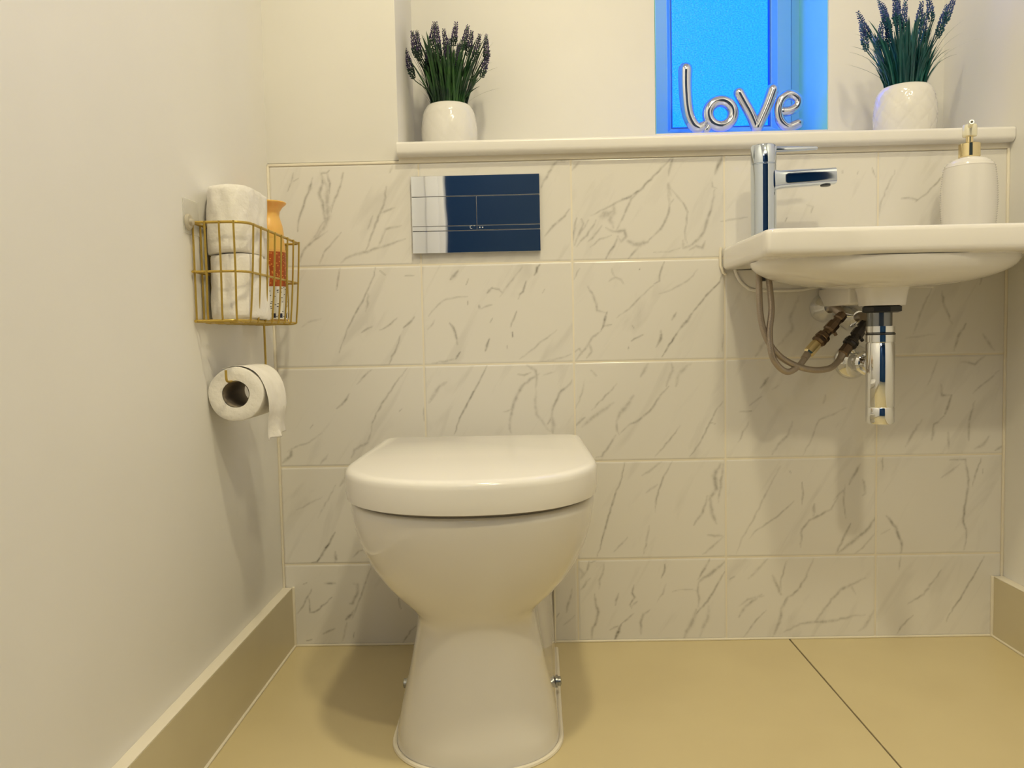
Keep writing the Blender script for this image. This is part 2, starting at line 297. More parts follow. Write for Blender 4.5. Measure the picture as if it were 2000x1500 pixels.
# ---- tile cladding with traced veins
VE = """5.82 0.45 107,954 110,933 102,915 109,896 110,874 115,851
2.91 0.5 107,954 119,954 124,959
8.73 0.35 109,945 119,926 117,896 119,870 107,844 87,823
3.88 0.55 90,945 83,925 73,901 65,878 59,860 57,841
5.82 0.6 87,934 81,917
3.88 0.5 119,954 124,933 123,914
3.88 0.4 150,944 140,918 130,896 125,877
3.88 0.3 128,896 115,866 95,836 79,818
6.79 0.4 151,953 148,942
3.88 0.4 116,840 87,822 67,803 55,777
2.91 0.4 52,955 48,939 40,920
2.91 0.35 61,944 52,939
3.88 0.5 236,925 231,897 222,873 210,845 199,819 191,800
3.88 0.4 222,873 237,878 251,883
3.88 0.35 270,821 239,811 216,805 191,798
4.85 0.45 216,807 193,797 170,793 151,786 141,777
2.91 0.4 143,837 125,817 107,798 97,774
3.88 0.35 216,807 232,841 263,847
2.91 0.3 196,842 207,868
3.88 0.3 250,967 243,951
2.91 0.3 284,783 282,772
2.91 0.55 138,766 135,751 131,730 130,724
2.91 0.5 209,766 206,750 197,733 191,720 184,705 176,693 166,676 158,661 148,644 143,629 133,606
3.88 0.3 191,718 192,695 187,680
3.88 0.4 218,760 228,751
2.91 0.45 267,749 285,749
2.91 0.5 177,638 190,646 199,649
2.91 0.5 213,642 222,645 230,650 249,665
3.88 0.55 261,646 272,654 284,667
2.91 0.6 252,618 246,605 236,589 231,575
2.91 0.3 254,631 249,613
2.91 0.2 97,667 77,663 58,652
3.88 0.3 131,599 135,611
2.91 0.45 135,610 132,602
2.91 0.4 195,563 180,551 165,535
3.88 0.55 148,516 142,505 133,495 122,487
2.91 0.4 267,566 250,546 237,528 218,501 207,483 198,465 191,448 188,432
4.85 0.35 188,432 182,417 155,403 148,387
3.88 0.3 340,536 330,526 310,495
2.91 0.3 91,438 77,428 64,419 39,412 18,400
5.82 0.45 28,408 26,393 9,379
3.88 0.35 101,394 85,375
2.91 0.5 298,485 298,458
2.91 0.35 254,484 248,479
2.91 0.4 73,455 67,448
6.79 0.6 373,756 365,747 358,740
2.91 0.35 393,739 389,729
3.88 0.5 440,722 430,711
2.91 0.4 440,720 453,718 460,711
3.88 0.5 391,695 391,689
4.85 0.9 413,686 414,682
2.91 0.35 440,688 417,680
2.91 0.3 391,705 369,704 349,701 332,690 320,678 312,668
2.91 0.25 324,660 309,641
3.88 0.55 354,653 364,635 367,622 368,610
2.91 0.6 373,595 364,581
2.91 0.3 366,581 339,576 317,574
3.88 0.4 439,660 434,652
3.88 0.7 432,620 427,607 424,596
2.91 0.6 508,733 501,712 492,698
3.88 0.6 536,765 524,744
2.91 0.25 501,761 475,730 455,703
2.91 0.5 488,674 482,659 475,642
3.88 0.6 478,632 479,623
2.91 0.4 467,606 467,600
2.91 0.3 566,634 541,616 514,595 491,578
2.91 0.3 594,586 574,579 543,573
2.91 0.3 544,716 540,709
2.91 0.6 426,567 414,543 401,519 386,494 373,470 363,448 357,430
6.79 0.3 344,535 330,527 320,513 308,495
5.82 0.4 530,548 512,538 495,524 485,507 477,487 473,468 469,448 471,431
4.85 0.35 506,566 523,555 525,538 523,521
2.91 0.4 488,548 500,546 513,551
4.85 0.25 523,519 521,489 523,467 538,447 550,432
4.85 0.4 595,534 586,522 573,513 563,493 555,474 553,461 545,447
7.76 0.35 553,464 557,444 555,429
2.91 0.25 562,552 537,545
2.91 0.3 457,473 472,478
3.88 0.75 110,235 101,220 90,203 79,185 71,175 60,173
4.85 0.5 109,195 110,179 107,174
2.91 0.5 167,198 157,195 146,184
2.91 0.25 115,332 104,314 90,289 77,266
2.91 0.25 86,307 54,292 33,282
4.85 0.35 135,365 135,347 123,329
2.91 0.5 41,129 48,131
3.88 0.55 85,130 107,130
2.91 0.5 58,119 50,104 39,83 27,68
2.91 0.5 50,104 53,89 53,70 67,73 99,101
2.91 0.4 181,160 167,126 159,103 147,76 139,56
5.82 0.5 144,128 152,126 150,105 141,87 135,87
5.82 0.6 143,73 137,64 126,54
3.88 0.5 102,35 78,25
3.88 0.5 54,13 44,11
2.91 0.5 142,27 140,16
2.91 0.5 235,96 239,75
2.91 0.5 268,38 254,22 242,4
2.91 0.3 128,48 117,8
3.88 0.4 802,970 795,950 791,932
3.88 0.5 802,970 783,952 768,937 750,921 735,905 717,894 700,888 681,878 656,867 638,858
3.88 0.35 735,905 717,888 709,871 699,849 690,832 686,826
12.61 0.35 656,857 671,861 682,866
7.76 0.3 683,879 684,864 675,849 682,834
3.88 0.45 610,854 606,836 602,817 602,800
3.88 0.4 619,852 623,843 617,830 611,817
3.88 0.35 633,850 627,839 617,828 609,813 605,801
3.88 0.35 648,850 640,835 630,820 617,809 609,798
3.88 0.35 659,838 651,827 640,814 630,807
2.91 0.3 678,819 655,812 636,797
4.85 0.4 667,834 682,826 692,826 703,828 707,816 697,806 689,817
3.88 0.45 691,817 686,805 676,790 666,773
8.73 0.45 710,807 722,801 733,799 749,804
3.88 0.45 749,804 760,815 774,828 784,845 791,862 793,877 801,886
3.88 0.4 733,797 722,785 710,772
8.73 0.35 790,917 792,905 795,894
3.88 0.35 790,900 792,886 793,875
2.91 0.35 797,905 807,893 820,878 828,861 826,850 824,831 823,814 827,800
4.85 0.4 818,806 819,791 831,794 848,807 860,822 866,843 873,862 877,882 881,903
4.85 0.35 831,787 844,794 856,790 862,803
5.82 0.55 896,969 891,955 885,941 882,933
2.91 0.3 876,918 877,909 885,905
1.94 0.25 760,784 791,784 819,793
4.85 0.4 575,966 564,956 556,943 546,928 541,915
4.85 0.35 573,966 596,967
4.85 0.35 617,964 607,953 600,946
3.88 0.4 596,872 587,859 571,846 557,833 546,820
3.88 0.35 672,729 685,736 696,731 701,723
2.91 0.3 683,737 677,754
2.91 0.45 781,764 774,746 771,727 760,721
2.91 0.3 760,719 746,708 729,692 710,673 687,657
2.91 0.3 847,748 832,731 812,718 796,710 771,702
3.88 0.4 630,719 641,699 646,685 647,672 664,667
3.88 0.75 667,668 662,652 655,633
3.88 0.4 655,631 637,619 628,603 611,583 605,575
3.88 0.35 631,611 636,591 625,578
2.91 0.35 600,589 611,597 617,586
2.91 0.3 676,643 662,641
3.88 0.5 804,664 795,649
4.85 0.55 773,629 773,613 764,597
2.91 0.6 898,740 884,716 867,700 848,678 834,659
4.85 0.55 834,662 826,648 809,629
2.91 0.65 809,629 798,613 786,594 775,577
2.91 0.6 738,622 728,617 714,609
2.91 0.5 709,598 709,594
2.91 0.35 716,641 720,635
1.94 0.8 732,752 733,751
2.91 0.3 614,755 602,733
1.94 0.4 896,619 894,586
6.79 0.3 747,564 739,550 732,539
4.85 0.3 794,563 796,549 789,535 783,518
6.79 0.25 833,562 808,543 802,518
3.88 0.45 788,518 772,502 760,483 749,469 732,455 710,444 690,426
3.88 0.6 760,485 758,480
7.76 0.35 717,500 704,481 690,467 683,450
3.88 0.35 683,450 684,431 688,423
3.88 0.4 681,422 667,400 653,380 641,378
3.88 0.4 633,554 644,542
2.91 0.3 620,533 615,508 601,477
2.91 0.35 685,526 668,507 649,490 634,474
6.79 0.3 677,487 657,473 637,460 614,440
4.85 0.35 620,459 600,442
2.91 0.4 810,439 793,417 776,395 759,378
2.91 0.4 895,485 880,466 869,444 860,424 846,399 828,376
2.91 0.35 869,444 880,441
3.88 0.45 624,167 620,150 614,139
7.76 0.35 604,151 612,141 606,131
3.88 0.35 625,131 615,119 606,108
2.91 0.35 639,168 628,164
3.88 0.35 654,160 650,140 644,127 643,109
4.85 0.5 634,99 636,78 641,62 637,44 629,29 627,7
3.88 0.4 682,99 677,85 676,75
2.91 0.5 714,117 710,100 715,90 705,75 709,67
3.88 0.35 720,82 709,73
2.91 0.4 712,57 701,47 687,36
4.85 0.8 687,35 681,20 674,4
3.88 0.4 681,32 664,24
2.91 0.6 776,158 775,142 769,130
2.91 0.25 778,117 772,97 761,82
4.85 0.35 745,64 732,55 728,45 727,14
3.88 0.45 867,168 857,148 843,125
5.82 0.5 897,161 885,150 870,138 855,129 844,119
3.88 0.4 844,119 842,102 845,86 843,69
3.88 0.5 897,140 887,123 876,103 862,80 847,65 835,49
7.76 0.35 839,63 835,47 829,34 819,18 814,4
6.79 0.25 864,70 862,43 852,25 846,8
1.94 0.3 791,101 807,105 839,103
3.88 0.4 588,110 584,90 578,75 576,61
3.88 0.45 561,60 556,52
2.91 0.3 593,55 582,45 570,36
2.91 0.55 699,370 692,336 676,295 664,259 654,222 640,176
2.91 0.45 794,368 773,330 761,294 758,266
2.91 0.4 745,237 740,207 735,181
2.91 0.35 702,214 674,185
3.88 0.3 764,321 741,305
3.88 0.3 773,367 733,340
7.76 0.45 890,360 877,337 881,310 867,287
6.79 0.4 868,292 872,260 881,239
4.85 0.4 863,296 854,264 836,237
4.85 0.35 895,360 890,319 885,282
3.88 0.4 894,213 863,216
3.88 0.3 894,211 871,191 853,177
2.91 0.3 1009,353 994,326 976,290 958,253 930,203 921,178
2.91 0.4 1036,282 1007,255 980,237 957,221 948,208
2.91 0.4 1027,344 1030,339
2.91 0.4 1052,320 1054,302 1052,275
3.88 0.45 1124,287 1110,264 1084,251 1066,242 1052,224 1050,188
5.82 0.4 1077,276 1075,251
4.85 0.45 1168,354 1155,332 1146,314
4.85 0.35 1173,323 1178,295 1173,291
2.91 0.35 1137,314 1135,278 1140,246
3.88 0.35 1137,305 1115,283
3.88 0.55 1149,234 1133,200 1120,173
5.82 0.45 1200,249 1183,222 1156,200 1124,175
2.91 0.35 1201,217 1174,185 1156,172
2.91 0.35 1213,367 1211,340
3.88 0.5 1345,360 1376,360 1383,319 1379,282 1373,241 1380,209 1376,177
3.88 0.3 1365,351 1329,324
2.91 0.4 1407,361 1400,341 1390,305
4.85 0.6 1220,249 1239,226 1245,207 1252,189 1250,173
2.91 0.25 1210,212 1227,221
4.85 0.25 984,166 966,147 944,125
5.82 0.35 993,131 1002,110 1011,91
2.91 0.35 1021,160 1009,119 1009,91
3.88 0.4 1075,164 1061,127 1043,100 1020,82 1011,63
5.82 0.4 1025,86 1011,63 1007,35 993,3
3.88 0.3 975,89 943,83 925,69
4.85 0.35 971,92 939,69 925,46
2.91 0.35 980,59 961,41 934,4
4.85 0.35 1016,14 1048,30 1079,34 1116,36 1152,45 1179,47
4.85 0.4 1179,123 1152,110 1129,99 1111,80 1093,53 1075,30
5.82 0.3 1197,56 1175,19 1166,14
2.91 0.3 1147,112 1161,89
3.88 0.35 1331,137 1318,118 1296,87 1265,69
2.91 0.5 1416,163 1395,122 1373,85 1355,58 1342,30
2.91 0.4 1276,45 1252,22 1243,6
2.91 0.3 1250,166 1246,138
3.88 0.3 916,130 907,125
2.91 0.5 1023,846 1019,838
3.88 0.45 1276,874 1258,878 1245,877
2.91 0.45 1272,870 1296,887 1320,914 1339,934
2.91 0.3 1232,932 1220,905 1205,870 1201,838
2.91 0.5 1130,933 1130,929
2.91 0.35 1188,937 1195,919
2.91 0.3 1161,932 1159,926
2.91 0.3 1061,869 1073,865 1069,853
2.91 0.3 945,848 893,841
6.79 0.25 1045,690 1029,650 1033,625 1001,590
4.85 0.3 981,606 960,574
4.85 0.55 985,531 977,519 970,511
3.88 0.3 1005,516 993,508
2.91 0.35 972,494 948,476
1.94 0.5 928,464 952,465
2.91 0.35 946,444 925,403
4.85 0.3 1033,442 1025,417 1005,397 993,377
2.91 0.3 1139,468 1086,445 1078,429 1070,404 1054,374
4.85 0.25 1098,494 1094,478
3.88 0.4 1326,695 1330,667 1347,631
3.88 0.3 1306,700 1290,668 1271,612
4.85 0.5 1373,630 1359,606 1351,578
4.85 0.35 1407,609 1420,589 1430,576
2.91 0.4 1406,726 1400,706
2.91 0.2 1255,604 1315,611
3.88 0.35 1364,554 1380,553 1392,549 1412,565
2.91 0.3 1440,536 1417,516 1389,492
2.91 0.3 1320,563 1308,530 1300,510
3.88 0.4 1326,510 1328,489 1345,489
4.85 0.65 1347,489 1341,469 1335,452
2.91 0.35 1333,448 1313,432 1307,400
4.85 0.3 1313,424 1309,400
4.85 0.3 1289,441 1273,417 1257,388
3.88 0.35 1393,476 1383,439 1382,398
3.88 0.35 1341,415 1342,382
5.82 0.3 1422,406 1410,389 1394,381
4.85 0.4 1447,385 1435,377
3.88 0.35 1411,340 1411,332"""
segs = []
rng = np.random.default_rng(3)
for L in VE.strip().splitlines():
    t = L.split(); wd = float(t[0])/2000.; st = float(t[1])
    P = [tuple(float(c)/1000 for c in q.split(',')) for q in t[2:]]
    # wiggle the polyline a little so it reads as stone
    Q = []
    for a, b in zip(P, P[1:]):
        a = np.array(a); b = np.array(b); n = max(1, int(np.linalg.norm(b-a)/.007))
        for k in range(n):
            Q.append(a+(b-a)*k/n + (rng.normal(0, .0007, 2) if k else 0))
    Q.append(np.array(P[-1]))
    m = len(Q)-1
    for k in range(m):
        t0 = k/m; t1 = (k+1)/m
        taper = lambda t: .45+.55*math.sin(pi*min(max(t, .0), 1.))**.6
        segs.append((Q[k], Q[k+1], wd*taper(t0)*rng.uniform(.75, 1.25), wd*taper(t1), st*taper((t0+t1)/2)*rng.uniform(.75, 1.15)))
STEP = .0022
vv, ff, vein, seed = [], [], [], []
GR = .0011
def tile(x0, x1, z0, z1, sd):
    nx = max(3, int((x1-x0)/STEP)); nz = max(3, int((z1-z0)/STEP))
    X = np.linspace(x0+GR, x1-GR, nx+1); Z = np.linspace(z0+GR, z1-GR, nz+1)
    gx, gz = np.meshgrid(X, Z); gy = np.zeros_like(gx)
    gy[0, :] = gy[-1, :] = .0012; gy[:, 0] = gy[:, -1] = .0012
    V = np.zeros_like(gx)
    for a, b, w0, w1, s in segs:
        m = max(w0, w1)*2.2+.002
        lx, hx = min(a[0], b[0])-m, max(a[0], b[0])+m; lz, hz = min(a[1], b[1])-m, max(a[1], b[1])+m
        if hx < x0 or lx > x1 or hz < z0 or lz > z1: continue
        cx = (a[0]+b[0])/2; cz = (a[1]+b[1])/2
        if not (x0-.003 <= cx <= x1+.003 and z0-.003 <= cz <= z1+.003): continue
        i0, i1 = np.searchsorted(X, (lx, hx)); j0, j1 = np.searchsorted(Z, (lz, hz))
        if i1 <= i0 or j1 <= j0: continue
        px = gx[j0:j1, i0:i1]-a[0]; pz = gz[j0:j1, i0:i1]-a[1]; d = b-a; L2 = d@d+1e-12
        t = np.clip((px*d[0]+pz*d[1])/L2, 0, 1)
        dist = np.hypot(px-t*d[0], pz-t*d[1]); ww = w0+(w1-w0)*t
        val = s*np.exp(-(dist/(ww*.95+.0004))**2)
        V[j0:j1, i0:i1] = np.maximum(V[j0:j1, i0:i1], val)
    base = len(vv) and vv_count[0]
    off = vv_count[0]
    vv.append(np.stack([gx.ravel(), gy.ravel(), gz.ravel()], 1)); vein.append(V.ravel()); seed.append(np.full(V.size, sd))
    n = nx+1
    idx = (np.arange(nz)[:, None]*n+np.arange(nx)[None, :]).ravel()+off
    ff.append(np.stack([idx, idx+1, idx+n+1, idx+n], 1))
    vv_count[0] += V.size
vv_count = [0]
zr = [0.0015, Z0, Z0+.2, Z0+.4, Z0+.6, ZT]
xr = [.003, .3, .6, .9, 1.2, W-.002]
k = 0
for i in range(5):
    for j in range(5):
        k += 1; tile(xr[j], xr[j+1], zr[i], zr[i+1], (k*1.37) % 9.1)
vvA = np.concatenate(vv); ffA = np.concatenate(ff); veA = np.concatenate(vein); seA = np.concatenate(seed)
me = bpy.data.meshes.new('tile_cladding')
me.vertices.add(len(vvA)); me.vertices.foreach_set('co', vvA.astype(np.float32).ravel())
me.loops.add(len(ffA)*4); me.loops.foreach_set('vertex_index', ffA.astype(np.int32).ravel())
me.polygons.add(len(ffA)); me.polygons.foreach_set('loop_start', np.arange(0, len(ffA)*4, 4, dtype=np.int32))
me.polygons.foreach_set('loop_total', np.full(len(ffA), 4, dtype=np.int32))
me.update(calc_edges=True)
for nm, arr in (('vein', veA), ('tile_seed', seA)):
    A = me.attributes.new(nm, 'FLOAT', 'POINT'); A.data.foreach_set('value', arr.astype(np.float32))
me.materials.append(MARBLE)
cl = bpy.data.objects.new('tile_cladding', me); COL.objects.link(cl); cl.parent = wall_back
link('grout', boxes((0, W, .0009, .006, 0, ZT)), GROUT, wall_back)
link('top_caulk', boxes((.001, NX+.004, -.0015, .006, ZT-.001, ZT+.004), bevel=.001), SEAL, wall_back)
link('corner_caulk', boxes((0, .0045, -.003, .001, HB, ZT), (W-.005, W, -.003, .001, HB, ZT), bevel=.001), SEAL, wall_back)

# ---- window board
bm = bmesh.new()
prof = [(-.020, -.0)]  # front profile with a rounded nose
pr = []
yb = YN; r = .008
zb, zt = .979, 1.0065
pts = [(yb, zb), (yb, zt)]
for k in range(6):
    a = pi/2+k*pi/10; pts.append((-.021+.006+.006*math.cos(a), zt-.006+.006*math.sin(a)))
for k in range(8):
    a = pi+k*pi/14; pts.append((-.021+.010+.010*math.cos(a), zb+.010+.010*math.sin(a)))
prism(bm, pts, lambda u, v, d: (d, u, v), NX-.0005, W-.001)
sill = struct(link('trim_1', bm, WOODWHITE))
link('underside_caulk', boxes((NX, W, -.0025, .0, ZT-.001, zb+.001), bevel=.001), SEAL, sill)

# ---- window
def frame_rect(bm, x0, x1, z0, z1, wd, y0, y1, bev=.003):
    """mitred rectangular frame"""
    prf = [(0, y1), (0, y0), (wd*.72, y0), (wd*.9, y0+(y1-y0)*.25), (wd, y0+(y1-y0)*.3), (wd, y1)]
    loops = []
    for o, y in prf:
        loops.append([(x0+o, y, z0+o), (x1-o, y, z0+o), (x1-o, y, z1-o), (x0+o, y, z1-o)])
    loops.append(loops[0]); rings = [[bm.verts.new(p) for p in lp] for lp in loops[:-1]]
    for a, b in zip(rings, rings[1:]+rings[:1]):
        for i in range(4): bm.faces.new((a[i], a[(i+1) % 4], b[(i+1) % 4], b[i]))
    return bm
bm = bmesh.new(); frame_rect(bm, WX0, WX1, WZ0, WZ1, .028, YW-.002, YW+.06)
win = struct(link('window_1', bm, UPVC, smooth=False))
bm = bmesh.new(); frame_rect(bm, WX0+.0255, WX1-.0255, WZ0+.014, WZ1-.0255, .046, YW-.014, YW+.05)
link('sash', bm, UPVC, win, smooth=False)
bm = bmesh.new(); gx0, gx1, gz0, gz1 = WX0+.0255+.045, WX1-.0255-.045, WZ0+.014+.045, WZ1-.07
frame_rect(bm, gx0-.002, gx1+.002, gz0-.002, gz1+.002, .006, YW+.004, YW+.02)
link('gasket', bm, GASKET, win, smooth=False)
link('glass_pane', boxes((gx0, gx1, YW+.012, YW+.018, gz0, gz1)), PANE, win)
struct(link('trim_3', boxes((WX0+.0004, WX0+.0014, YN+.003, YW-.001, WZ0+.002, WZ1-.001), (WX1-.0014, WX1-.0004, YN+.003, YW-.001, WZ0+.002, WZ1-.001)), REVEAL_GLOW))  # thin strips added over the reveal to give it the blue window glow
struct(link('trim_2', boxes((WX0+.0005, WX1-.0005, YN+.002, YW+.001, WZ0-.004, WZ0+.0015), bevel=.001), WOODWHITE))

# ------------------------------------------------------------------ ceiling downlights (the lamps; the rear one is added fill)
def emis(name, col, s):
    m = bpy.data.materials.new(name); m.use_nodes = True; nt = m.node_tree; nt.nodes.remove(nt.nodes['Principled BSDF'])
    e = add(m, 'ShaderNodeEmission'); e.inputs[0].default_value = (*col, 1); e.inputs[1].default_value = s
    lk(m, e.outputs[0], nt.nodes['Material Output'].inputs[0]); return m
LENS = emis('downlight_lens', WARM, 8)
for i, (x, y, z) in enumerate(LAMPS):
    t = thing('ceiling_downlight', ('chrome ringed warm ceiling downlight nearer the window wall', 'chrome ringed warm ceiling downlight added as fill nearer the doorway')[i], 'light', (x, y, H), 'ceiling downlights')
    bm = bmesh.new(); lathe(bm, [(.030, -.001), (.030, -.008), (.036, -.010), (.043, -.006), (.045, 0), (.030, -.001)], (x, y, H), cap0=False, cap1=False); link('trim_ring', bm, CHROME, t)
    bm = bmesh.new(); lathe(bm, [(.029, -.001), (.029, -.005)], (x, y, H)); link('lens', bm, LENS, t)

# ------------------------------------------------------------------ toilet
TX = .4175
def d_outline(w, yf, ym, wb, yb, rb, z, p=2.25, n=40, zf=None):
    """D-shaped plan: back corners rounded, sides from wb at the back to w at ym, curved front"""
    pts = []
    # right back corner -> side -> front -> left
    for k in range(6):
        a = pi/2-k*pi/10; pts.append((wb-rb+rb*math.cos(a), yb-rb+rb*math.sin(a)))
    for k in range(1, 10):
        s = k/10; ss = s*s*(3-2*s)
        pts.append((wb+(w-wb)*ss, (yb-rb)+(ym-(yb-rb))*s))
    for k in range(n//2+1):
        a = (pi/2)*k/(n//2); pts.append((w*math.cos(a)**(2/p), ym-(ym-yf)*math.sin(a)**(2/p)))
    full = [(TX+x, y, z) for x, y in pts]
    full += [(TX-x, y, z) for x, y in reversed(pts[:-1])]
    return full
toilet = thing('toilet', 'white ceramic back to wall toilet with closed D-shaped lid', 'toilet', (TX, -.28, 0))
SEC = [ # z, w(front shoulder), yf, ym, wb
 (0.0, .1265, -.487, -.372, .133), (.006, .127, -.488, -.372, .133), (.03, .1245, -.484, -.36, .132), (.06, .119, -.479, -.35, .131), (.10, .109, -.474, -.345, .130),
 (.14, .101, -.470, -.34, .129), (.175, .095, -.468, -.335, .129), (.195, .0935, -.469, -.335, .129), (.208, .098, -.472, -.335, .130), (.222, .112, -.480, -.335, .133),
 (.24, .132, -.492, -.335, .139), (.26, .149, -.505, -.335, .146), (.285, .164, -.519, -.34, .152), (.31, .174, -.530, -.345, .158), (.34, .1825, -.541, -.35, .163), (.37, .187, -.548, -.352, .168), (.380, .187, -.548, -.352, .168), (.383, .184, -.545, -.352, .165)]
bm = bmesh.new()
loft(bm, [d_outline(w_, yf, ym, wb, -.002, .012, z) for z, w_, yf, ym, wb in SEC])
pan = link('pan', bm, CERAMIC, toilet, angle=60)
bm = bmesh.new()
loft(bm, [d_outline(.180+o, -.540-o, -.35, .165, -.075, .02, z) for z, o in ((.383, -.004), (.3835, 0), (.3885, 0), (.389, -.004))])
link('seat_ring', bm, node_mat('seat_gap_shade', (.35, .31, .26), .4), toilet)  # grey stands in for the shade in the gap under the lid
bm = bmesh.new(); lid = []
for z, o in ((.3895, -.010), (.3890, -.004), (.3905, 0), (.400, .0015), (.424, .0015), (.4295, .0008), (.4325, -.001), (.4345, -.0035), (.4356, -.007), (.4362, -.013)):
    lid.append(d_outline(.1895+o, -.559-o, -.375, .186+o, -.072+o*.6, .022, z, p=2.15))
loft(bm, lid)
link('lid', bm, SEATPL, toilet, angle=60)
for s in (-.09, .09):
    bm = bmesh.new(); lathe(bm, [(.011, -.022), (.011, .022)], (TX+s, -.055, .398), n=20, axis='X')
    box(bm, TX+s-.009, TX+s+.009, -.07, -.04, .382, .398, bevel=.002)
    link('hinge', bm, CHROME, toilet)
for sx in (-1, 1):
    b = bmesh.new(); xw = TX+sx*.126
    lathe(b, [(.0105, 0), (.0105, sx*.0035), (.008, sx*.0045), (.008, sx*.0085), (.005, sx*.010)], (xw, -.256, .032), n=20, axis='X')
    link('fixing_bolt', b, node_mat('bolt_cap_steel', (.45, .46, .45), .25, .9), toilet)
out = d_outline(.130, -.4915, -.373, .136, .012, .012, .0015)
out = [p for p in out if p[1] < -.004]
# order the open bead from right wall round the front to left wall
bm = bmesh.new(); tube(bm, out, .0038, n=8)
link('floor_bead', bm, SEAL, toilet)
for s in (-1, 1):
    b = bmesh.new(); tube(b, [(TX+s*.1345, -.002, z) for z in (0, .04, .08, .12, .16)], .0026, n=6); link('wall_bead', b, SEAL, toilet)

# ------------------------------------------------------------------ flush plate
def plate_mat():
    m = node_mat('mirror_polished_plate', (.75, .78, .82), .025, 1.)
    tc = add(m, 'ShaderNodeTexCoord'); n = add(m, 'ShaderNodeTexNoise'); n.inputs['Scale'].default_value = 6; lk(m, tc.outputs['Object'], n.inputs['Vector'])
    bp = add(m, 'ShaderNodeBump'); bp.inputs['Strength'].default_value = .12; bp.inputs['Distance'].default_value = .002; lk(m, n.outputs['Fac'], bp.inputs['Height']); lk(m, bp.outputs[0], bsdf(m).inputs['Normal']); return m
MIRR = plate_mat()
px0, px1, pz0, pz1 = .2860, .5375, .7905, .9405
fp = thing('flush_plate', 'chrome dual flush plate on the marble tiles above the toilet', 'flush plate', ((px0+px1)/2, 0, pz0))
link('backing_plate', boxes((px0+.001, px1-.001, -.006, .0015, pz0+.001, pz1-.001)), GREYPL, fp)
za, zb2 = .8335, .9005; xm = .4130
bvp = .00045
link('upper_bar', boxes((px0, px1, -.011, -.004, zb2+.0004, pz1), bevel=bvp), MIRR, fp, smooth=False)
link('lower_bar', boxes((px0, px1, -.011, -.004, pz0, za-.0004), bevel=bvp), MIRR, fp, smooth=False)
ICON = node_mat('icon_silver', (.75, .8, .85), .4, .2)
for a, b_, two in ((px0, xm-.0003, False), (xm+.0003, px1, True)):
    pb = link('flush_button', boxes((a, b_, -.0105, -.004, za+.0098, zb2-.0004), (a, b_, -.0103, -.004, za+.0005, za+.0093), bevel=bvp), MIRR, fp, smooth=False)
    b = bmesh.new()
    if two:
        for dx in (.006, .0115): lathe(b, [(.0013, 0), (.0013, -.0006)], (xm+dx, -.0105, za+.0055), n=14, axis='Y')
    else:
        pts = [(xm-.0105+.0027*math.cos(t), -.0108, za+.0065+.0027*math.sin(t)) for t in np.linspace(pi*.35, pi*1.65, 12)]
        tube(b, pts, .0004, n=5); lathe(b, [(.0007, 0), (.0007, -.0006)], (xm-.005, -.0105, za+.009), n=10, axis='Y')
    link('flush_icon', b, ICON, pb)

# ------------------------------------------------------------------ basin
bcx, bcy = 1.127, -.185
bx0, bx1, by0, by1 = .893, W-.002, -.299, -.0015
bz0, bz1 = .7445, .7890
NA = 192
def rect_pt(th, x0, x1, y0, y1, r):
    dx, dy = math.cos(th), math.sin(th)
    tx = ((x1-bcx)/dx) if dx > 1e-9 else ((x0-bcx)/dx if dx < -1e-9 else 1e9)
    ty = ((y1-bcy)/dy) if dy > 1e-9 else ((y0-bcy)/dy if dy < -1e-9 else 1e9)
    t = min(tx, ty); x, y = bcx+t*dx, bcy+t*dy
    # pull into rounded corner
    qx = max(x0+r-x, x-(x1-r), 0); qy = max(y0+r-y, y-(y1-r), 0)
    if qx > 0 and qy > 0:
        ccx = x0+r if x < (x0+x1)/2 else x1-r; ccy = y0+r if y < (y0+y1)/2 else y1-r
        # intersect ray with the corner circle
        ox, oy = bcx-ccx, bcy-ccy; B = ox*dx+oy*dy; C = ox*ox+oy*oy-r*r; D = B*B-C
        if D > 0: t = -B+math.sqrt(D); x, y = bcx+t*dx, bcy+t*dy
    return x, y
ANG = sorted([2*pi*i/NA for i in range(NA)] + [math.atan2(y-bcy, x-bcx) % (2*pi) + e for x in (bx0, bx1) for y in (by0, by1) for e in (-.012, -.004, .004, .012)])
def rect_loop(ins, z, r=.014): return [(*rect_pt(t, bx0+ins, bx1-ins, by0+ins, by1-ins*.2, r), z) for t in ANG]
def sup_loop(a, b, z, p=2.4, cx=bcx, cy=bcy):
    lp = []
    for t in ANG:
        c, s = math.cos(t), math.sin(t); rr = 1/((abs(c)/a)**p+(abs(s)/b)**p)**(1/p); lp.append((cx+rr*c, cy+rr*s, z))
    return lp
basin = thing('wash_basin', 'white ceramic wall hung basin with rounded underside and chrome trap', 'basin', (bcx, -.15, .66))
bm = bmesh.new(); loops = []
loops.append(sup_loop(.034, .034, .664, 3.4)); loops.append(sup_loop(.0345, .0345, .668, 3.4)); loops.append(sup_loop(.0375, .0375, .688, 3.4)); loops.append(sup_loop(.040, .040, .6945, 3.2))
for k in range(1, 15):
    a = k/14*pi/2; q = math.sin(a); loops.append(sup_loop(.225*q+.045*(1-q), .107*q+.045*(1-q), .6955+.048*(1-math.cos(a))**1.0, 2.3+.2*q))
loops.append(rect_loop(.012, bz0)); loops.append(rect_loop(.004, bz0+.0015)); loops.append(rect_loop(.0005, bz0+.006)); loops.append(rect_loop(0, bz0+.012))
loops.append(rect_loop(0, bz1-.009)); loops.append(rect_loop(.0012, bz1-.004)); loops.append(rect_loop(.004, bz1-.001)); loops.append(rect_loop(.008, bz1))
loops.append(sup_loop(.205, .095, bz1, 2.6)); loops.append(sup_loop(.198, .089, bz1-.006, 2.6))
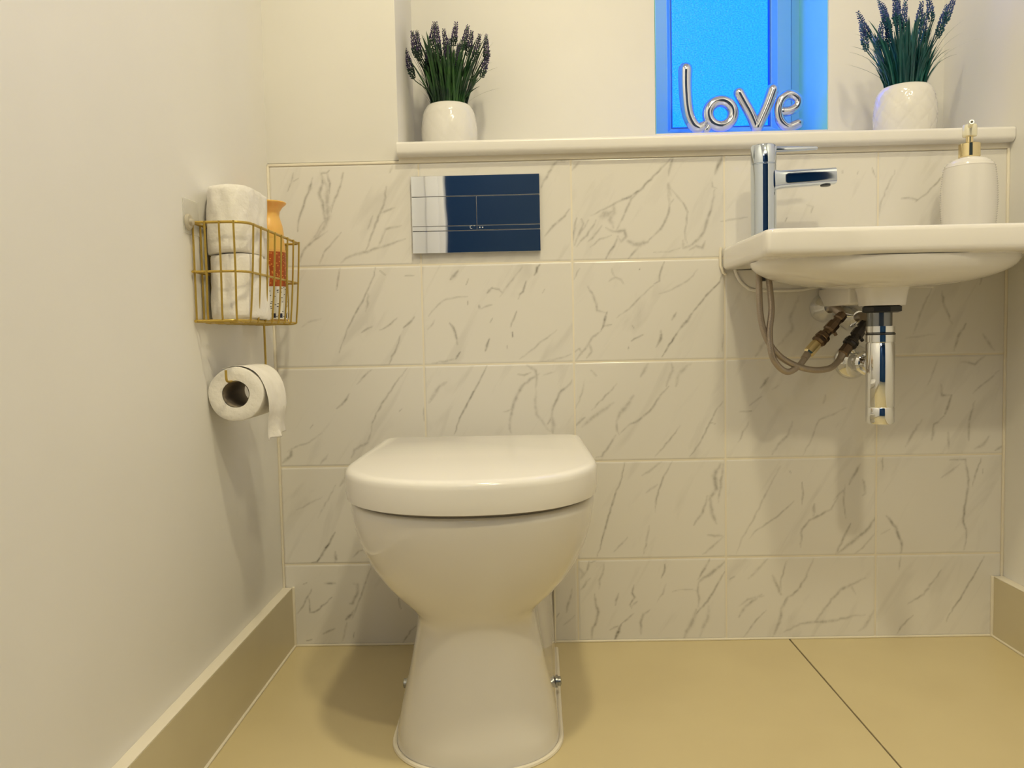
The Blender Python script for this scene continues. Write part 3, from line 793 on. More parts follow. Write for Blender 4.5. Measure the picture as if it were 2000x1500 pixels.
for k in range(1, 9):
    a = k/8*pi/2; loops.append(sup_loop(.195*math.cos(a)+.02, .086*math.cos(a)+.018, bz1-.008-.068*math.sin(a), 2.4))
loft(bm, loops)
link('bowl', bm, CERAMIC, basin, angle=50)
# rear flange of the casting, against the wall
pl = [(.915, bz0+.003), (.9195, .7345), (.9264, .7215), (.939, .7095), (.955, .7035), (1.035, .7020), (1.068, .7065), (1.098, .7095), (1.16, .7095), (1.22, .707), (1.30, .703), (1.325, .712), (1.338, .73), (1.342, bz0+.003)]
bm = bmesh.new(); prism(bm, pl, lambda u, v, d: (u, d, v), -.0008, -.016)
cxp = sum(p[0] for p in pl)/len(pl)
bmesh.ops.bevel(bm, geom=[e for e in bm.edges if all(abs(v.co.y+.016) < 1e-5 for v in e.verts)], offset=.004, segments=3, affect='EDGES')
link('rear_flange', bm, CERAMIC, basin)
rim = [(u, -.017, v) for u, v in pl[0:11]]
bm = bmesh.new(); tube(bm, catmull(rim, 3), .0030, n=8); link('flange_lip', bm, CERAMIC, basin)
link('rear_boss', boxes((1.083, 1.135, -.15, -.0015, .668, .704), bevel=.004), CERAMIC, basin)
# sealant round the wall joint at the left end
bm = bmesh.new(); tube(bm, [(bx0-.0005, -.003, bz1+.001), (bx0-.002, -.003, bz1-.008), (bx0-.002, -.003, bz0+.01), (bx0+.003, -.003, bz0-.004), (bx0+.009, -.003, bz0-.008)], .0028, n=8); link('wall_sealant', bm, SEAL, basin)
# waste and bottle trap
tx, ty = bcx, -.18
bm = bmesh.new(); lathe(bm, [(.030, 0), (.034, -.002), (.034, -.010), (.028, -.012)], (tx+.002, ty, .6640), n=8); link('black_nut', bm, BLACKR, basin)
bm = bmesh.new(); lathe(bm, [(.021, 0), (.021, -.027), (.020, -.028)], (tx-.002, ty, .653), n=40); link('waste_tailpiece', bm, node_mat('satin_tube', (.22, .23, .24), .18, .9), basin)
trap = bmesh.new(); R = .0238
lathe(trap, [(.018, 0), (R, -.0015), (R, -.012), (R-.0015, -.0135), (R-.0015, -.0155), (R+.0002, -.017), (R+.0002, -.029), (R-.001, -.030), (R-.001, -.0315), (R, -.033), (R, -.142), (R-.0008, -.1432), (R, -.1445), (R, -.170), (R-.002, -.1725), (.005, -.1728)], (tx, ty, .6300), n=56)
link('bottle_trap', trap, CHROME, basin)
link('trap_seal', lathe(bmesh.new(), [(R+.0003, 0), (R+.0006, -.001), (R+.0006, -.0022), (R+.0003, -.003)], (tx, ty, .6162), n=40, cap0=False, cap1=False), BLACKR, basin)
bm = bmesh.new(); zc = .5605; tube(bm, [(tx-.002, ty+.02, zc), (1.14, -.11, zc), (1.148, -.03, zc), (1.15, -.001, zc)], .0165, n=28)
lathe(bm, [(.020, 0), (.023, -.004), (.023, -.022), (.019, -.026)], (1.143, -.065, zc), n=10, axis='Y'); link('trap_outlet', bm, CHROME, basin)
bm = bmesh.new(); lathe(bm, [(.035, -.001), (.0345, -.003), (.030, -.008), (.022, -.016), (.019, -.022), (.0175, -.024)], (1.150, 0, zc), n=40, axis='Y', cap0=False, cap1=False); link('outlet_flange', bm, CHROME, basin)

# ---- tap
tp = thing('basin_tap', 'tall chrome mixer tap standing on the left end of the basin', 'tap', (.945, -.10, bz1))
ax_, ay_ = .947, -.10; TR = .0228
bm = bmesh.new(); lathe(bm, [(.0245, 0), (.0245, .003), (TR, .005), (TR, .1375), (TR-.0012, .1385)], (ax_, ay_, bz1), n=56); link('tap_body', bm, TAPC, tp)
bm = bmesh.new(); lathe(bm, [(TR-.0012, .1385), (TR-.0012, .1395), (TR, .1402), (TR, .1715), (TR-.0015, .1735), (TR-.005, .1742)], (ax_, ay_, bz1), n=56); cap = link('tap_head', bm, TAPC, tp)
bm = bmesh.new()
def flat_spout(t):
    return None
dirv = Vector((1, -.03, .042)).normalized()
o0 = Vector((ax_, ay_, bz1+.110)); loops = []
for k in range(12):
    t = k/11; d = .016+t*(.128-.016); c = o0+dirv*d; hy = .0155-.001*t; hz = .0158-.0012*t
    if k == 0: hy += .004; hz += .004
    if k == 1: hy += .001; hz += .001
    side = Vector((-dirv.y, dirv.x, 0)).normalized(); upv = dirv.cross(side)*-1
    if upv.z < 0: upv = -upv
    loops.append([c+side*hy*math.copysign(abs(math.cos(a))**.55, math.cos(a))+upv*hz*math.copysign(abs(math.sin(a))**.55, math.sin(a)) for a in [2*pi*i/36 for i in range(36)]])
loft(bm, loops); spout = link('spout', bm, TAPC, tp)
c = o0+dirv*.112-Vector((0, 0, .0125)); bm = bmesh.new(); lathe(bm, [(.009, .002), (.009, -.004), (.0075, -.005)], tuple(c), n=24); link('aerator', bm, GREYPL, spout)
bm = bmesh.new(); tube(bm, [(ax_+.018, ay_, bz1+.1665), (ax_+.06, ay_+.003, bz1+.1672), (ax_+.098, ay_+.006, bz1+.1685)], lambda t: .0052-.0018*t, n=16, round_ends=True); link('lever', bm, TAPC, tp)
bm = bmesh.new(); lathe(bm, [(.014, 0), (.014, -.006), (.009, -.007), (.009, -.03)], (ax_, ay_+.002, bz0+.002), n=24); link('tap_shank', bm, GREYPL, tp)

# ---- valves and hoses
def valve(name, label, fl, pts, rad, mat_body, dark):
    v = thing(name, label, 'valve', fl, 'isolating valves under the basin')
    bm = bmesh.new(); lathe(bm, [(.0275, -.001), (.027, -.004), (.0225, -.014), (.013, -.030), (.011, -.034)], fl, n=40, axis='Y', cap0=False); link('wall_flange', bm, CHROME, v)
    a, b, c, d, e = [Vector(p) for p in pts]
    bm = bmesh.new(); tube(bm, catmull([(fl[0], -.005, fl[2]), (fl[0]+.004, -.045, fl[2]-.001), tuple(a)], 6), .0088, n=16); link('supply_pipe', bm, CHROME2, v)
    bm = bmesh.new(); L = (e-a).length; dv = (e-a).normalized()
    prof = [(0, .0100), (.12, .0105), (.14, .0082), (.22, .0085), (.24, .0115), (.40, .0115), (.43, .0085), (.50, .009), (.54, .0132), (.61, .0138), (.62, .0126), (.64, .0126), (.65, .0136), (.70, .0132), (.73, .010)]
    tube_pts = [a+dv*L*t for t, r in prof]; 
    u = dv.cross(Vector((0, 0, 1))).normalized(); w_ = dv.cross(u); loops = []
    for (t, r), p in zip(prof, tube_pts): loops.append([p+(u*math.cos(2*pi*i/8)+w_*math.sin(2*pi*i/8))*r for i in range(8)])
    loft(bm, loops); link('valve_body', bm, mat_body, v, smooth=False)
    bm = bmesh.new(); loops = []
    for t, r in ((.73, .0092), (.75, .0102), (.97, .0102), (1.0, .008)): 
        p = a+dv*L*t; loops.append([p+(u*math.cos(2*pi*i/6)+w_*math.sin(2*pi*i/6))*r for i in range(6)])
    loft(bm, loops); link('union_nut', bm, GOLD if not dark else BRASS, v, smooth=False)
    bm = bmesh.new(); p = a+dv*L*.33; n = (w_ if w_.x > 0 else -w_); tube(bm, [p+n*.010, p+n*.019], .0035, n=10); link('screw', bm, BLACKR if dark else BRASS, v)
    return v
A1 = Vector((1.1085, -.058, .652)); E1 = Vector((1.030, -.095, .580))
valve('isolating_valve', 'brass isolating valve with pale union nut, left of the trap', (1.094, 0, .667), [A1, A1, A1, A1, E1], .01, BRASS, False)
A2 = Vector((1.150, -.060, .634)); E2 = Vector((1.098, -.085, .577))
DARKB = node_mat('blackened_brass', (.045, .04, .04), .3, .7)
valve('isolating_valve', 'dark isolating valve half hidden behind the chrome bottle trap', (1.150, 0, .648), [A2, A2, A2, A2, E2], .01, DARKB, True)
def braid():
    m = node_mat('braided_steel', (.40, .34, .285), .42, .75)
    tc = add(m, 'ShaderNodeTexCoord'); wv = add(m, 'ShaderNodeTexWave'); wv.inputs['Scale'].default_value = 160; wv.bands_direction = 'DIAGONAL'; lk(m, tc.outputs['Object'], wv.inputs['Vector'])
    bp = add(m, 'ShaderNodeBump'); bp.inputs['Strength'].default_value = .35; bp.inputs['Distance'].default_value = .0006; lk(m, wv.outputs['Fac'], bp.inputs['Height']); lk(m, bp.outputs[0], bsdf(m).inputs['Normal']); return m
BRAID = braid()
hA = [(.941, -.098, .765), (.939, -.10, .735), (.934, -.115, .707), (.9355, -.12, .650), (.9480, -.12, .607), (.976, -.118, .573), (1.022, -.112, .5525), (1.065, -.105, .552), (1.0915, -.09, .568), (1.098, -.085, .577)]
hB = [(.953, -.10, .765), (.953, -.105, .735), (.9545, -.122, .667), (.950, -.125, .621), (.9550, -.128, .575), (.980, -.125, .549), (1.008, -.112, .559), (1.030, -.095, .580)]
for pts, lab in ((hA, 'braided steel hose from tap to the dark valve behind the trap'), (hB, 'braided steel hose from tap to the brass valve left of the trap')):
    t = thing('flexible_hose', lab, 'hose', pts[1], 'braided hoses under the basin')
    bm = bmesh.new(); tube(bm, catmull(pts, 8), .0058, n=14); link('braided_tube', bm, BRAID, t)
    a = Vector(pts[-1]); b = Vector(pts[-2]); d = (b-a).normalized()
    bm = bmesh.new(); tube(bm, [a-d*.002, a+d*.004, a+d*.006, a+d*.015], lambda t: .0072-.0006*t, n=14); link('crimp_ferrule', bm, CHROME2, t)

# ------------------------------------------------------------------ soap dispenser
sx_, sy_2 = 1.331, -.082
sd = thing('soap_dispenser', 'white ribbed soap dispenser with gold pump on the basin', 'soap dispenser', (sx_, sy_2, bz1))
def ribbed():
    m = node_mat('white_ribbed_glass', (.80, .775, .745), .16, Subsurface_Weight=.0)
    return m
bm = bmesh.new(); prof = [(.030, .0005), (.036, .001), (.039, .004)]
for k in range(66):
    z = .005+k*.0021; zz = z/.148
    r = .0400+.0062*math.sin(pi*min(max((zz-.02)/.9, 0), 1))**.8
    if z > .128: 
        q = (z-.128)/.0175; r = r*math.sqrt(max(0, 1-q*q*.72))
    rb = .0015 if k % 2 else 0
    prof.append((r+rb, z))
prof = [p for p in prof if p[1] < .1445]+[(.0185, .1455), (.0165, .147)]
lathe(bm, prof, (sx_, sy_2, bz1), n=72); link('bottle', bm, ribbed(), sd, angle=75)
bm = bmesh.new(); lathe(bm, [(.0165, .1465), (.0182, .148), (.0182, .171), (.0168, .1722), (.007, .1724)], (sx_, sy_2, bz1), n=48); link('collar', bm, GOLD, sd)
bm = bmesh.new(); lathe(bm, [(.0062, .172), (.0062, .184), (.0045, .185), (.0045, .186)], (sx_, sy_2, bz1), n=24)
link('pump_stem', bm, GOLD, sd)
CLEARG = node_mat('pale_gold_clear_plastic', (.92, .88, .68), .08, .35)
bm = bmesh.new(); lathe(bm, [(.0045, .184), (.0118, .1855), (.0124, .188), (.0124, .2035), (.0115, .2060), (.0070, .2072)], (sx_, sy_2, bz1), n=32)
tube(bm, [(sx_, sy_2, bz1+.2005), (sx_-.006, sy_2-.014, bz1+.2035), (sx_-.0105, sy_2-.026, bz1+.2055)], lambda t: .0052-.0012*t, n=14)
ph = link('pump_head', bm, CLEARG, sd)
bm = bmesh.new(); tube(bm, [(sx_-.0103, sy_2-.0256, bz1+.2055), (sx_-.0107, sy_2-.0266, bz1+.2057)], .0024, n=10); link('nozzle_opening', bm, BLACKR, ph)

# ------------------------------------------------------------------ lavender plants
LEAF1 = noise_var(node_mat('dark_green_leaf', rough=.45), (.003, .020, .014), (.025, .095, .015), 26)
LEAF2 = noise_var(node_mat('blue_green_leaf', rough=.45), (.004, .05, .06), (.015, .15, .13), 14)
FLO1 = noise_var(node_mat('purple_floret', rough=.7), (.035, .028, .095), (.12, .09, .20), 60)
FLO2 = noise_var(node_mat('blue_floret', rough=.7), (.025, .05, .19), (.09, .15, .38), 60)
SHEATH1 = node_mat('dusky_green_floret', (.03, .06, .05), .7)
SHEATH2 = node_mat('teal_floret', (.012, .085, .12), .7)
POT = node_mat('white_glazed_pot', (.80, .78, .75), .12)
def pot_mesh(bm, R, Hh, c, dep=.0009):
    """squat round pot whose surface carries a diamond relief"""
    nA, nZ = 96, 40; loops = []
    for j in range(nZ+1):
        t = j/nZ; z = Hh*t
        r = R*(.78+.22*math.sin(pi*(t*.86+.10))**.75) if t < .78 else None
        if r is None:
            q = (t-.78)/.22; r0 = R*(.78+.22*math.sin(pi*(.78*.86+.10))**.75); r = r0-(R*.17)*q**1.8
        lp = []
        for i in range(nA):
            a = 2*pi*i/nA; u = a*10/(2*pi); v = t*2.6
            d1 = abs(((u+v) % 1)-.5); d2 = abs(((u-v) % 1)-.5); g = min(.5-d1, .5-d2); rel = -dep*math.exp(-(g/.055)**2) if .04 < t < .9 else 0
            rr = r+rel; lp.append((c[0]+rr*math.cos(a), c[1]+rr*math.sin(a), c[2]+z))
        loops.append(lp)
    rt_ = R*.80
    for dr, dz in ((-.002, .0012), (-.005, .0005), (-.006, -.006), (-.008, -.020)):
        lp = []
        for i in range(nA):
            a = 2*pi*i/nA; r = math.hypot(loops[nZ][i][0]-c[0], loops[nZ][i][1]-c[1])+dr; lp.append((c[0]+r*math.cos(a), c[1]+r*math.sin(a), c[2]+Hh+dz))
        loops.append(lp)
    loft(bm, loops); return r
def blade(bm, base, tip, sag, wd, rnd):
    base = Vector(base); tip = Vector(tip); n = 9
    d = tip-base; side = Vector((d.y, -d.x, 0)); side = side.normalized() if side.length > 1e-6 else Vector((1, 0, 0))
    side = (side*rnd.uniform(.3, 1)+Vector((rnd.uniform(-1, 1), rnd.uniform(-1, 1), 0))*.6).normalized()
    prev = None
    for k in range(n+1):
        t = k/n; h = Vector((d.x*t**1.5, d.y*t**1.5, d.z*(t+sag*t*(1-t)))); p = base+h
        ww = wd*(.55+.9*t)*(1-t)**.55 if t < 1 else 0; fold = Vector((0, -1, 0))*ww*.35
        if k < n: row = [bm.verts.new(p-side*ww), bm.verts.new(p+fold), bm.verts.new(p+side*ww)]
        else: row = [bm.verts.new(p)]
        if prev:
            if len(row) == 3: bm.faces.new((prev[0], prev[1], row[1], row[0])); bm.faces.new((prev[1], prev[2], row[2], row[1]))
            else: bm.faces.new((prev[0], prev[1], row[0])); bm.faces.new((prev[1], prev[2], row[0]))
        prev = row
def floret(bm, p, d, s, mi):
    d = d.normalized(); u = d.cross(Vector((.3, .5, .8))).normalized(); v = d.cross(u)
    a = bm.verts.new(p); tp_ = bm.verts.new(p+d*s*2.0)
    ring = [bm.verts.new(p+d*s*1.1+(u*math.cos(2*pi*i/5)+v*math.sin(2*pi*i/5))*s*.62) for i in range(5)]
    for i in range(5):
        f = bm.faces.new((a, ring[i], ring[(i+1) % 5])); f.material_index = mi; f = bm.faces.new((tp_, ring[(i+1) % 5], ring[i])); f.material_index = mi
def lavender(name, label, loc, R, Hh, spikes, blades, leafm, flom, sheath, seed, scale, fan):
    rnd = random.Random(seed); t = thing(name, label, 'plant', loc, 'potted lavender on the window board')
    bm = bmesh.new(); pot_mesh(bm, R, Hh, loc, .0007 if seed == 11 else .0015); link('pot', bm, POT, t, angle=60)
    top = Vector((loc[0], loc[1], loc[2]+Hh-.012))
    bm = bmesh.new(); lathe(bm, [(R*.70, 0), (R*.5, .004), (R*.2, .006)], tuple(top), n=24); link('moss', bm, node_mat('dark_moss', (.01, .02, .01), .9), t)
    bm = bmesh.new()
    def bp():
        a = rnd.uniform(0, 2*pi); r = R*.62*math.sqrt(rnd.random()); return (top.x+r*math.cos(a), top.y+r*math.sin(a), top.z)
    for k in range(420):
        b = bp(); ux = (b[0]-top.x)/(R*.62); uy = (b[1]-top.y)/(R*.62)
        h = rnd.uniform(.05, .120)*scale if k % 3 else rnd.uniform(.11, .160)*scale
        dx = ux*fan*rnd.uniform(.3, .9)*h/.13+rnd.uniform(-.014, .014); dy = uy*.03*rnd.uniform(.2, 1)+rnd.uniform(-.01, .01)
        blade(bm, b, (b[0]+dx, min(b[1]+dy, YN-.006), b[2]+h), rnd.uniform(.1, .5), rnd.uniform(.0024, .0050), rnd)
    for tip, w_ in blades:
        bx = top.x+max(-R*.5, min(R*.5, (tip[0]-top.x)*.35)); blade(bm, (bx, top.y-R*.2, top.z), tip, rnd.uniform(.5, .9), w_, rnd)
    link('foliage', bm, leafm, t, smooth=False)
    for (tx_, tz_, lx, lz) in spikes:
        yy = top.y+rnd.uniform(-.022, .018)
        tip = Vector((tx_, yy, tz_)); low = Vector((lx, yy+rnd.uniform(-.004, .004), lz)); base = Vector((top.x+(lx-top.x)*.30, top.y+rnd.uniform(-.01, .01), top.z))
        pts = catmull([base, base+(low-base)*.5+Vector(((lx-top.x)*-.05, 0, .01)), low, low+(tip-low)*.5, tip], 6)
        bm = bmesh.new(); tube(bm, pts, .0010, n=5)
        for f in bm.faces: f.material_index = 1
        L = (tip-low).length; ax = (tip-low).normalized(); n = int(L/.0042)
        for k in range(n+1):
            s = k/n; p = low+(tip-low)*s; wr = .0088*(1-.55*s)*(.6+.4*min(1, s*5)); m = 6 if s < .9 else 4
            for i in range(m):
                a = 2*pi*(i+.5*(k % 2))/m+rnd.uniform(-.2, .2); u = ax.cross(Vector((0, 1, 0))).normalized(); v = ax.cross(u)
                dd = (u*math.cos(a)+v*math.sin(a))+ax*.75
                floret(bm, p+(u*math.cos(a)+v*math.sin(a))*wr*.35, dd, wr*.50*rnd.uniform(.8, 1.15), 0 if s > .30+rnd.uniform(-.12, .12) else 2)
        link('flower_spike', bm, [flom, leafm, sheath], t, smooth=False)
    return t
SP_L = [(0.2615, 1.237, 0.277, 1.1762), (0.2786, 1.2692, 0.2858, 1.2162), (0.2884, 1.271, 0.2932, 1.2097), (0.3246, 1.288, 0.3154, 1.2303), (0.3309, 1.2804, 0.3345, 1.215), (0.3438, 1.279, 0.3498, 1.2219), (0.371, 1.2888, 0.3634, 1.2427), (0.3956, 1.2797, 0.3836, 1.2295), (0.404, 1.2711, 0.3931, 1.2208), (0.421, 1.2591, 0.4068, 1.2067), (0.434, 1.2598, 0.4338, 1.206), (0.4385, 1.2196, 0.4222, 1.1724), (0.356, 1.2503, 0.3448, 1.1956), (0.3103, 1.2409, 0.31, 1.1913), (0.3772, 1.2349, 0.3715, 1.1791), (0.3371, 1.2328, 0.3247, 1.175)]
SP_R = [(1.1971, 1.2697, 1.2211, 1.2153), (1.2003, 1.2463, 1.212, 1.1891), (1.2279, 1.2819, 1.2478, 1.2268), (1.2403, 1.2776, 1.2561, 1.2205), (1.2587, 1.2872, 1.2633, 1.2314), (1.2782, 1.2947, 1.2766, 1.2361), (1.2937, 1.2892, 1.2891, 1.2307), (1.3123, 1.2746, 1.3046, 1.2232), (1.3276, 1.2933, 1.3353, 1.2396), (1.379, 1.2869, 1.357, 1.2319), (1.3638, 1.2681, 1.347, 1.2058), (1.2354, 1.2393, 1.2295, 1.1866), (1.2869, 1.246, 1.2977, 1.1899), (1.2528, 1.2519, 1.2605, 1.1939), (1.3197, 1.2532, 1.3151, 1.1996)]
BL_L = [((0.4654, 0.11, 1.1431), 0.0012), ((0.4599, 0.11, 1.1851), 0.001), ((0.4474, 0.11, 1.1958), 0.001), ((0.4205, 0.11, 1.1474), 0.004), ((0.275, 0.11, 1.2328), 0.0008), ((0.2993, 0.11, 1.2571), 0.0008), ((0.3552, 0.11, 1.1889), 0.0045), ((0.3119, 0.11, 1.2109), 0.004), ((0.4071, 0.11, 1.1666), 0.004)]
BL_R = [((1.1576, 0.06, 1.1565), 0.001), ((1.1626, 0.06, 1.1805), 0.001), ((1.1687, 0.06, 1.1914), 0.0015), ((1.1768, 0.06, 1.2153), 0.003), ((1.4035, 0.06, 1.2412), 0.001), ((1.4335, 0.06, 1.2004), 0.0009), ((1.3948, 0.06, 1.2134), 0.0009), ((1.3841, 0.06, 1.1706), 0.0012), ((1.341, 0.06, 1.2019), 0.003), ((1.3667, 0.06, 1.1811), 0.002), ((1.1984, 0.06, 1.1906), 0.003), ((1.2595, 0.06, 1.199), 0.003)]
PLY, PRY = .135, .085
lavender('potted_lavender', 'purple artificial lavender in a white pot at the left end of the window board', (.3515, PLY, 1.0065), .0595, .106, SP_L, BL_L, LEAF1, FLO1, SHEATH1, 11, 1.0, .07)
lavender('potted_lavender', 'bluish artificial lavender in a white diamond pattern pot right of the window', (1.2900, PRY, 1.0065), .0605, .105, SP_R, BL_R, LEAF2, FLO2, SHEATH2, 23, .95, .07)

# ------------------------------------------------------------------ LOVE ornament
BALLOON = node_mat('silver_balloon_glaze', (.66, .70, .82), .09, .95)
lv = thing('word_ornament', 'shiny silver balloon letters reading love on the inner sill of the window', 'ornament', (1.02, .30, WZ0))
LY = .310; lz = WZ0+.0015
def p3(pts, dy=0.): return [(x, LY+dy, z) for x, z in pts]
def letter(paths):
    bm = bmesh.new()
    for pts, r, closed in paths: 
        if closed: tube(bm, pts, r, n=24, closed=True)
        else: tube(bm, catmull(pts, 8), r, n=24, round_ends=True)
    return link('letter', bm, BALLOON, lv, angle=180)
letter([(p3([(.8885, 1.2325), (.8880, 1.200), (.8900, 1.160), (.8950, 1.128), (.9060, 1.106), (.9180, 1.0985), (.9270, 1.103)]), lambda t: .0165-.0045*t, False)])
ring = [(.9690+.0290*math.cos(a), LY, 1.1140+.0235+.0290*math.sin(a)) for a in [2*pi*k/40 for k in range(40)]]
letter([([(x, y, z-.0070) for x, y, z in ring], .0135, True), (p3([(.943, 1.104), (.936, 1.094)]), .009, False)])
letter([(p3([(1.0118, 1.1760), (1.0240, 1.1540), (1.0390, 1.1270), (1.0520, 1.0960)]), lambda t: .0132-.001*t, False), (p3([(1.0895, 1.1810), (1.0780, 1.1500), (1.0660, 1.1220), (1.0540, 1.0960)], -.002), lambda t: .0142-.002*t, False)])
letter([(p3([(1.1125, 1.1310), (1.1301, 1.1330), (1.1460, 1.1425), (1.1480, 1.1590), (1.1300, 1.1700), (1.1110, 1.1600), (1.1030, 1.1353), (1.1080, 1.1106), (1.1260, 1.0960), (1.1510, 1.1040)]), .0112, False)])

# ------------------------------------------------------------------ wire basket on the left wall
bk = thing('wire_basket', 'gold wire basket hanging on the left wall with a roll holder', 'basket', (.045, -.235, .655))
def rail(bm, z, xo, y0, y1, r, back=True):
    rc = .028
    pts = [(.004, y0, z), (xo-rc, y0+.002, z)]
    for k in range(7): a = -pi/2+k*pi/12; pts.append((xo-rc+rc*math.cos(a), y0+.002+rc+rc*math.sin(a), z))
    ym = (y0+y1)/2; pts.append((xo-.001, ym, z))
    pts += [(xo-.003, y1-.02, z)]
    for k in range(5): a = k*pi/8; pts.append((xo-.013+.010*math.cos(a), y1-.010+.010*math.sin(a), z))
    pts += [(.004, y1, z)]
    tube(bm, pts, r, n=10)
    if back: tube(bm, [(.004, y0-.004, z), (.004, y1+.004, z)], r, n=10)
ya, yb_ = -.387, -.082
RAILS = [('top_rail', .8065, .085, ya, yb_, .0022), ('middle_rail', .7325, .081, ya, yb_, .0019), ('bottom_rail', .6580, .0735, ya+.003, yb_, .0024)]
for nm, z, xo, a, b, r in RAILS:
    bm = bmesh.new(); rail(bm, z, xo, a, b, r); link(nm, bm, WIRE, bk)
def bar(pts): bm = bmesh.new(); tube(bm, catmull(pts, 4), .00165, n=8); link('bar', bm, WIRE, bk)
for y in np.linspace(-.352, -.100, 8):       # front bars, running down and under to the back
    bar([(.086, y, .808), (.082, y, .734), (.0765, y, .668), (.072, y, .6565), (.040, y, .6560), (.006, y, .6565), (.003, y, .670), (.003, y, .74), (.003, y, .8075)])
for x0_ in (.024, .046, .068):               # near end
    bar([(x0_, ya-.002, .808), (x0_, ya-.001, .734), (x0_-.002, ya+.002, .667), (x0_-.003, ya+.012, .6565), (x0_-.003, ya+.04, .6560)])
for x0_ in (.03, .056):                      # far end
    bar([(x0_, yb_+.002, .808), (x0_, yb_+.001, .734), (x0_, yb_, .667), (x0_, yb_-.008, .6565)])
for y in (-.383, -.086): bar([(.004, y, .8065), (.004, y, .73), (.004, y, .66)])
# hanging arm for the roll
HXr = .040
bm = bmesh.new(); tube(bm, catmull([(HXr, -.178, .657), (HXr, -.178, .62), (HXr, -.178, .585), (HXr, -.183, .569), (HXr, -.198, .5640), (HXr, -.25, .5635), (HXr, -.34, .5635), (HXr, -.362, .564), (HXr, -.369, .568), (HXr, -.370, .582)], 5), .0019, n=10); link('roll_arm', bm, WIRE, bk)
CLEARP = node_mat('clear_adhesive_plate', (.90, .88, .82), .3, Alpha=.30)
hk = thing('adhesive_hook', 'clear square adhesive hook holding the near end of the gold basket', 'hook', (0, -.381, .81))
bm = bmesh.new(); box(bm, .0003, .0022, -.408, -.353, .789, .841, bevel=.0008); link('adhesive_pad', bm, CLEARP, hk)
bm = bmesh.new(); lathe(bm, [(.0125, .0022), (.0125, .004), (.0105, .006), (.0055, .006), (.0050, .0105), (.0025, .0115)], (0, -.3955, .806), n=32, axis='X'); link('hook_disc', bm, node_mat('clear_hook_plastic', (.72, .66, .54), .12, Alpha=.6), hk)

# stacked toilet rolls in the basket
def squish(cx, cy, z0, z1, a, b, seed, name='roll'):
    rnd = random.Random(seed); bm = bmesh.new(); n = 96; loops = []
    ph = [rnd.uniform(0, 6.28) for _ in range(6)]
    zs = [(z0, .90), (z0+.001, .965), (z0+.004, .99)]+[(z0+.004+(z1-z0-.008)*k/24, 1.0) for k in range(1, 24)]+[(z1-.004, .99), (z1-.001, .965), (z1, .90)]
    for z, s in zs:
        t = (z-z0)/(z1-z0); lp = []
        for i in range(n):
            an = 2*pi*i/n; c, q = math.cos(an), math.sin(an); p = 2.35; r = 1/((abs(c))**p+(abs(q))**p)**(1/p)
            wob = .0012*math.sin(3*an+ph[0]+t*2)+.0009*math.sin(5*an+ph[1]-t*4)+.0007*math.sin(9*an+ph[2]+t*7)+.0005*math.sin(14*an+ph[3]-t*11)
            sh = (t-.5)*.003*math.sin(ph[4])
            lp.append((cx+sh+(a*r*s+wob)*c, cy+(b*r*s+wob)*q, z+.0012*math.sin(2*an+ph[5])*(1 if t > .97 or t < .03 else 0)))
        loops.append(lp)
    ctop = [(cx+(x-cx)*.32, cy+(y-cy)*.20, z1-.003) for x, y, z in loops[-1]]; cin = [(x, y, z1-.03) for x, y, z in ctop]
    loops += [[(cx+(x-cx)*.36, cy+(y-cy)*.24, z1+.0005) for x, y, z in loops[-1]], ctop, cin]
    loft(bm, loops); return bm
rx, ry = .0425, -.292
r1 = tag(link('toilet_roll', squish(rx, ry, .6605, .7625, .0375, .0720, 4), PAPER), 'squashed white toilet roll at the bottom of the gold basket', 'toilet roll', 'toilet rolls in the basket')
r2 = tag(link('toilet_roll', squish(rx-.0005, ry-.001, .7630, .8670, .0382, .0745, 9), PAPER), 'white toilet roll on top, standing proud of the gold basket rim', 'toilet roll', 'toilet rolls in the basket')

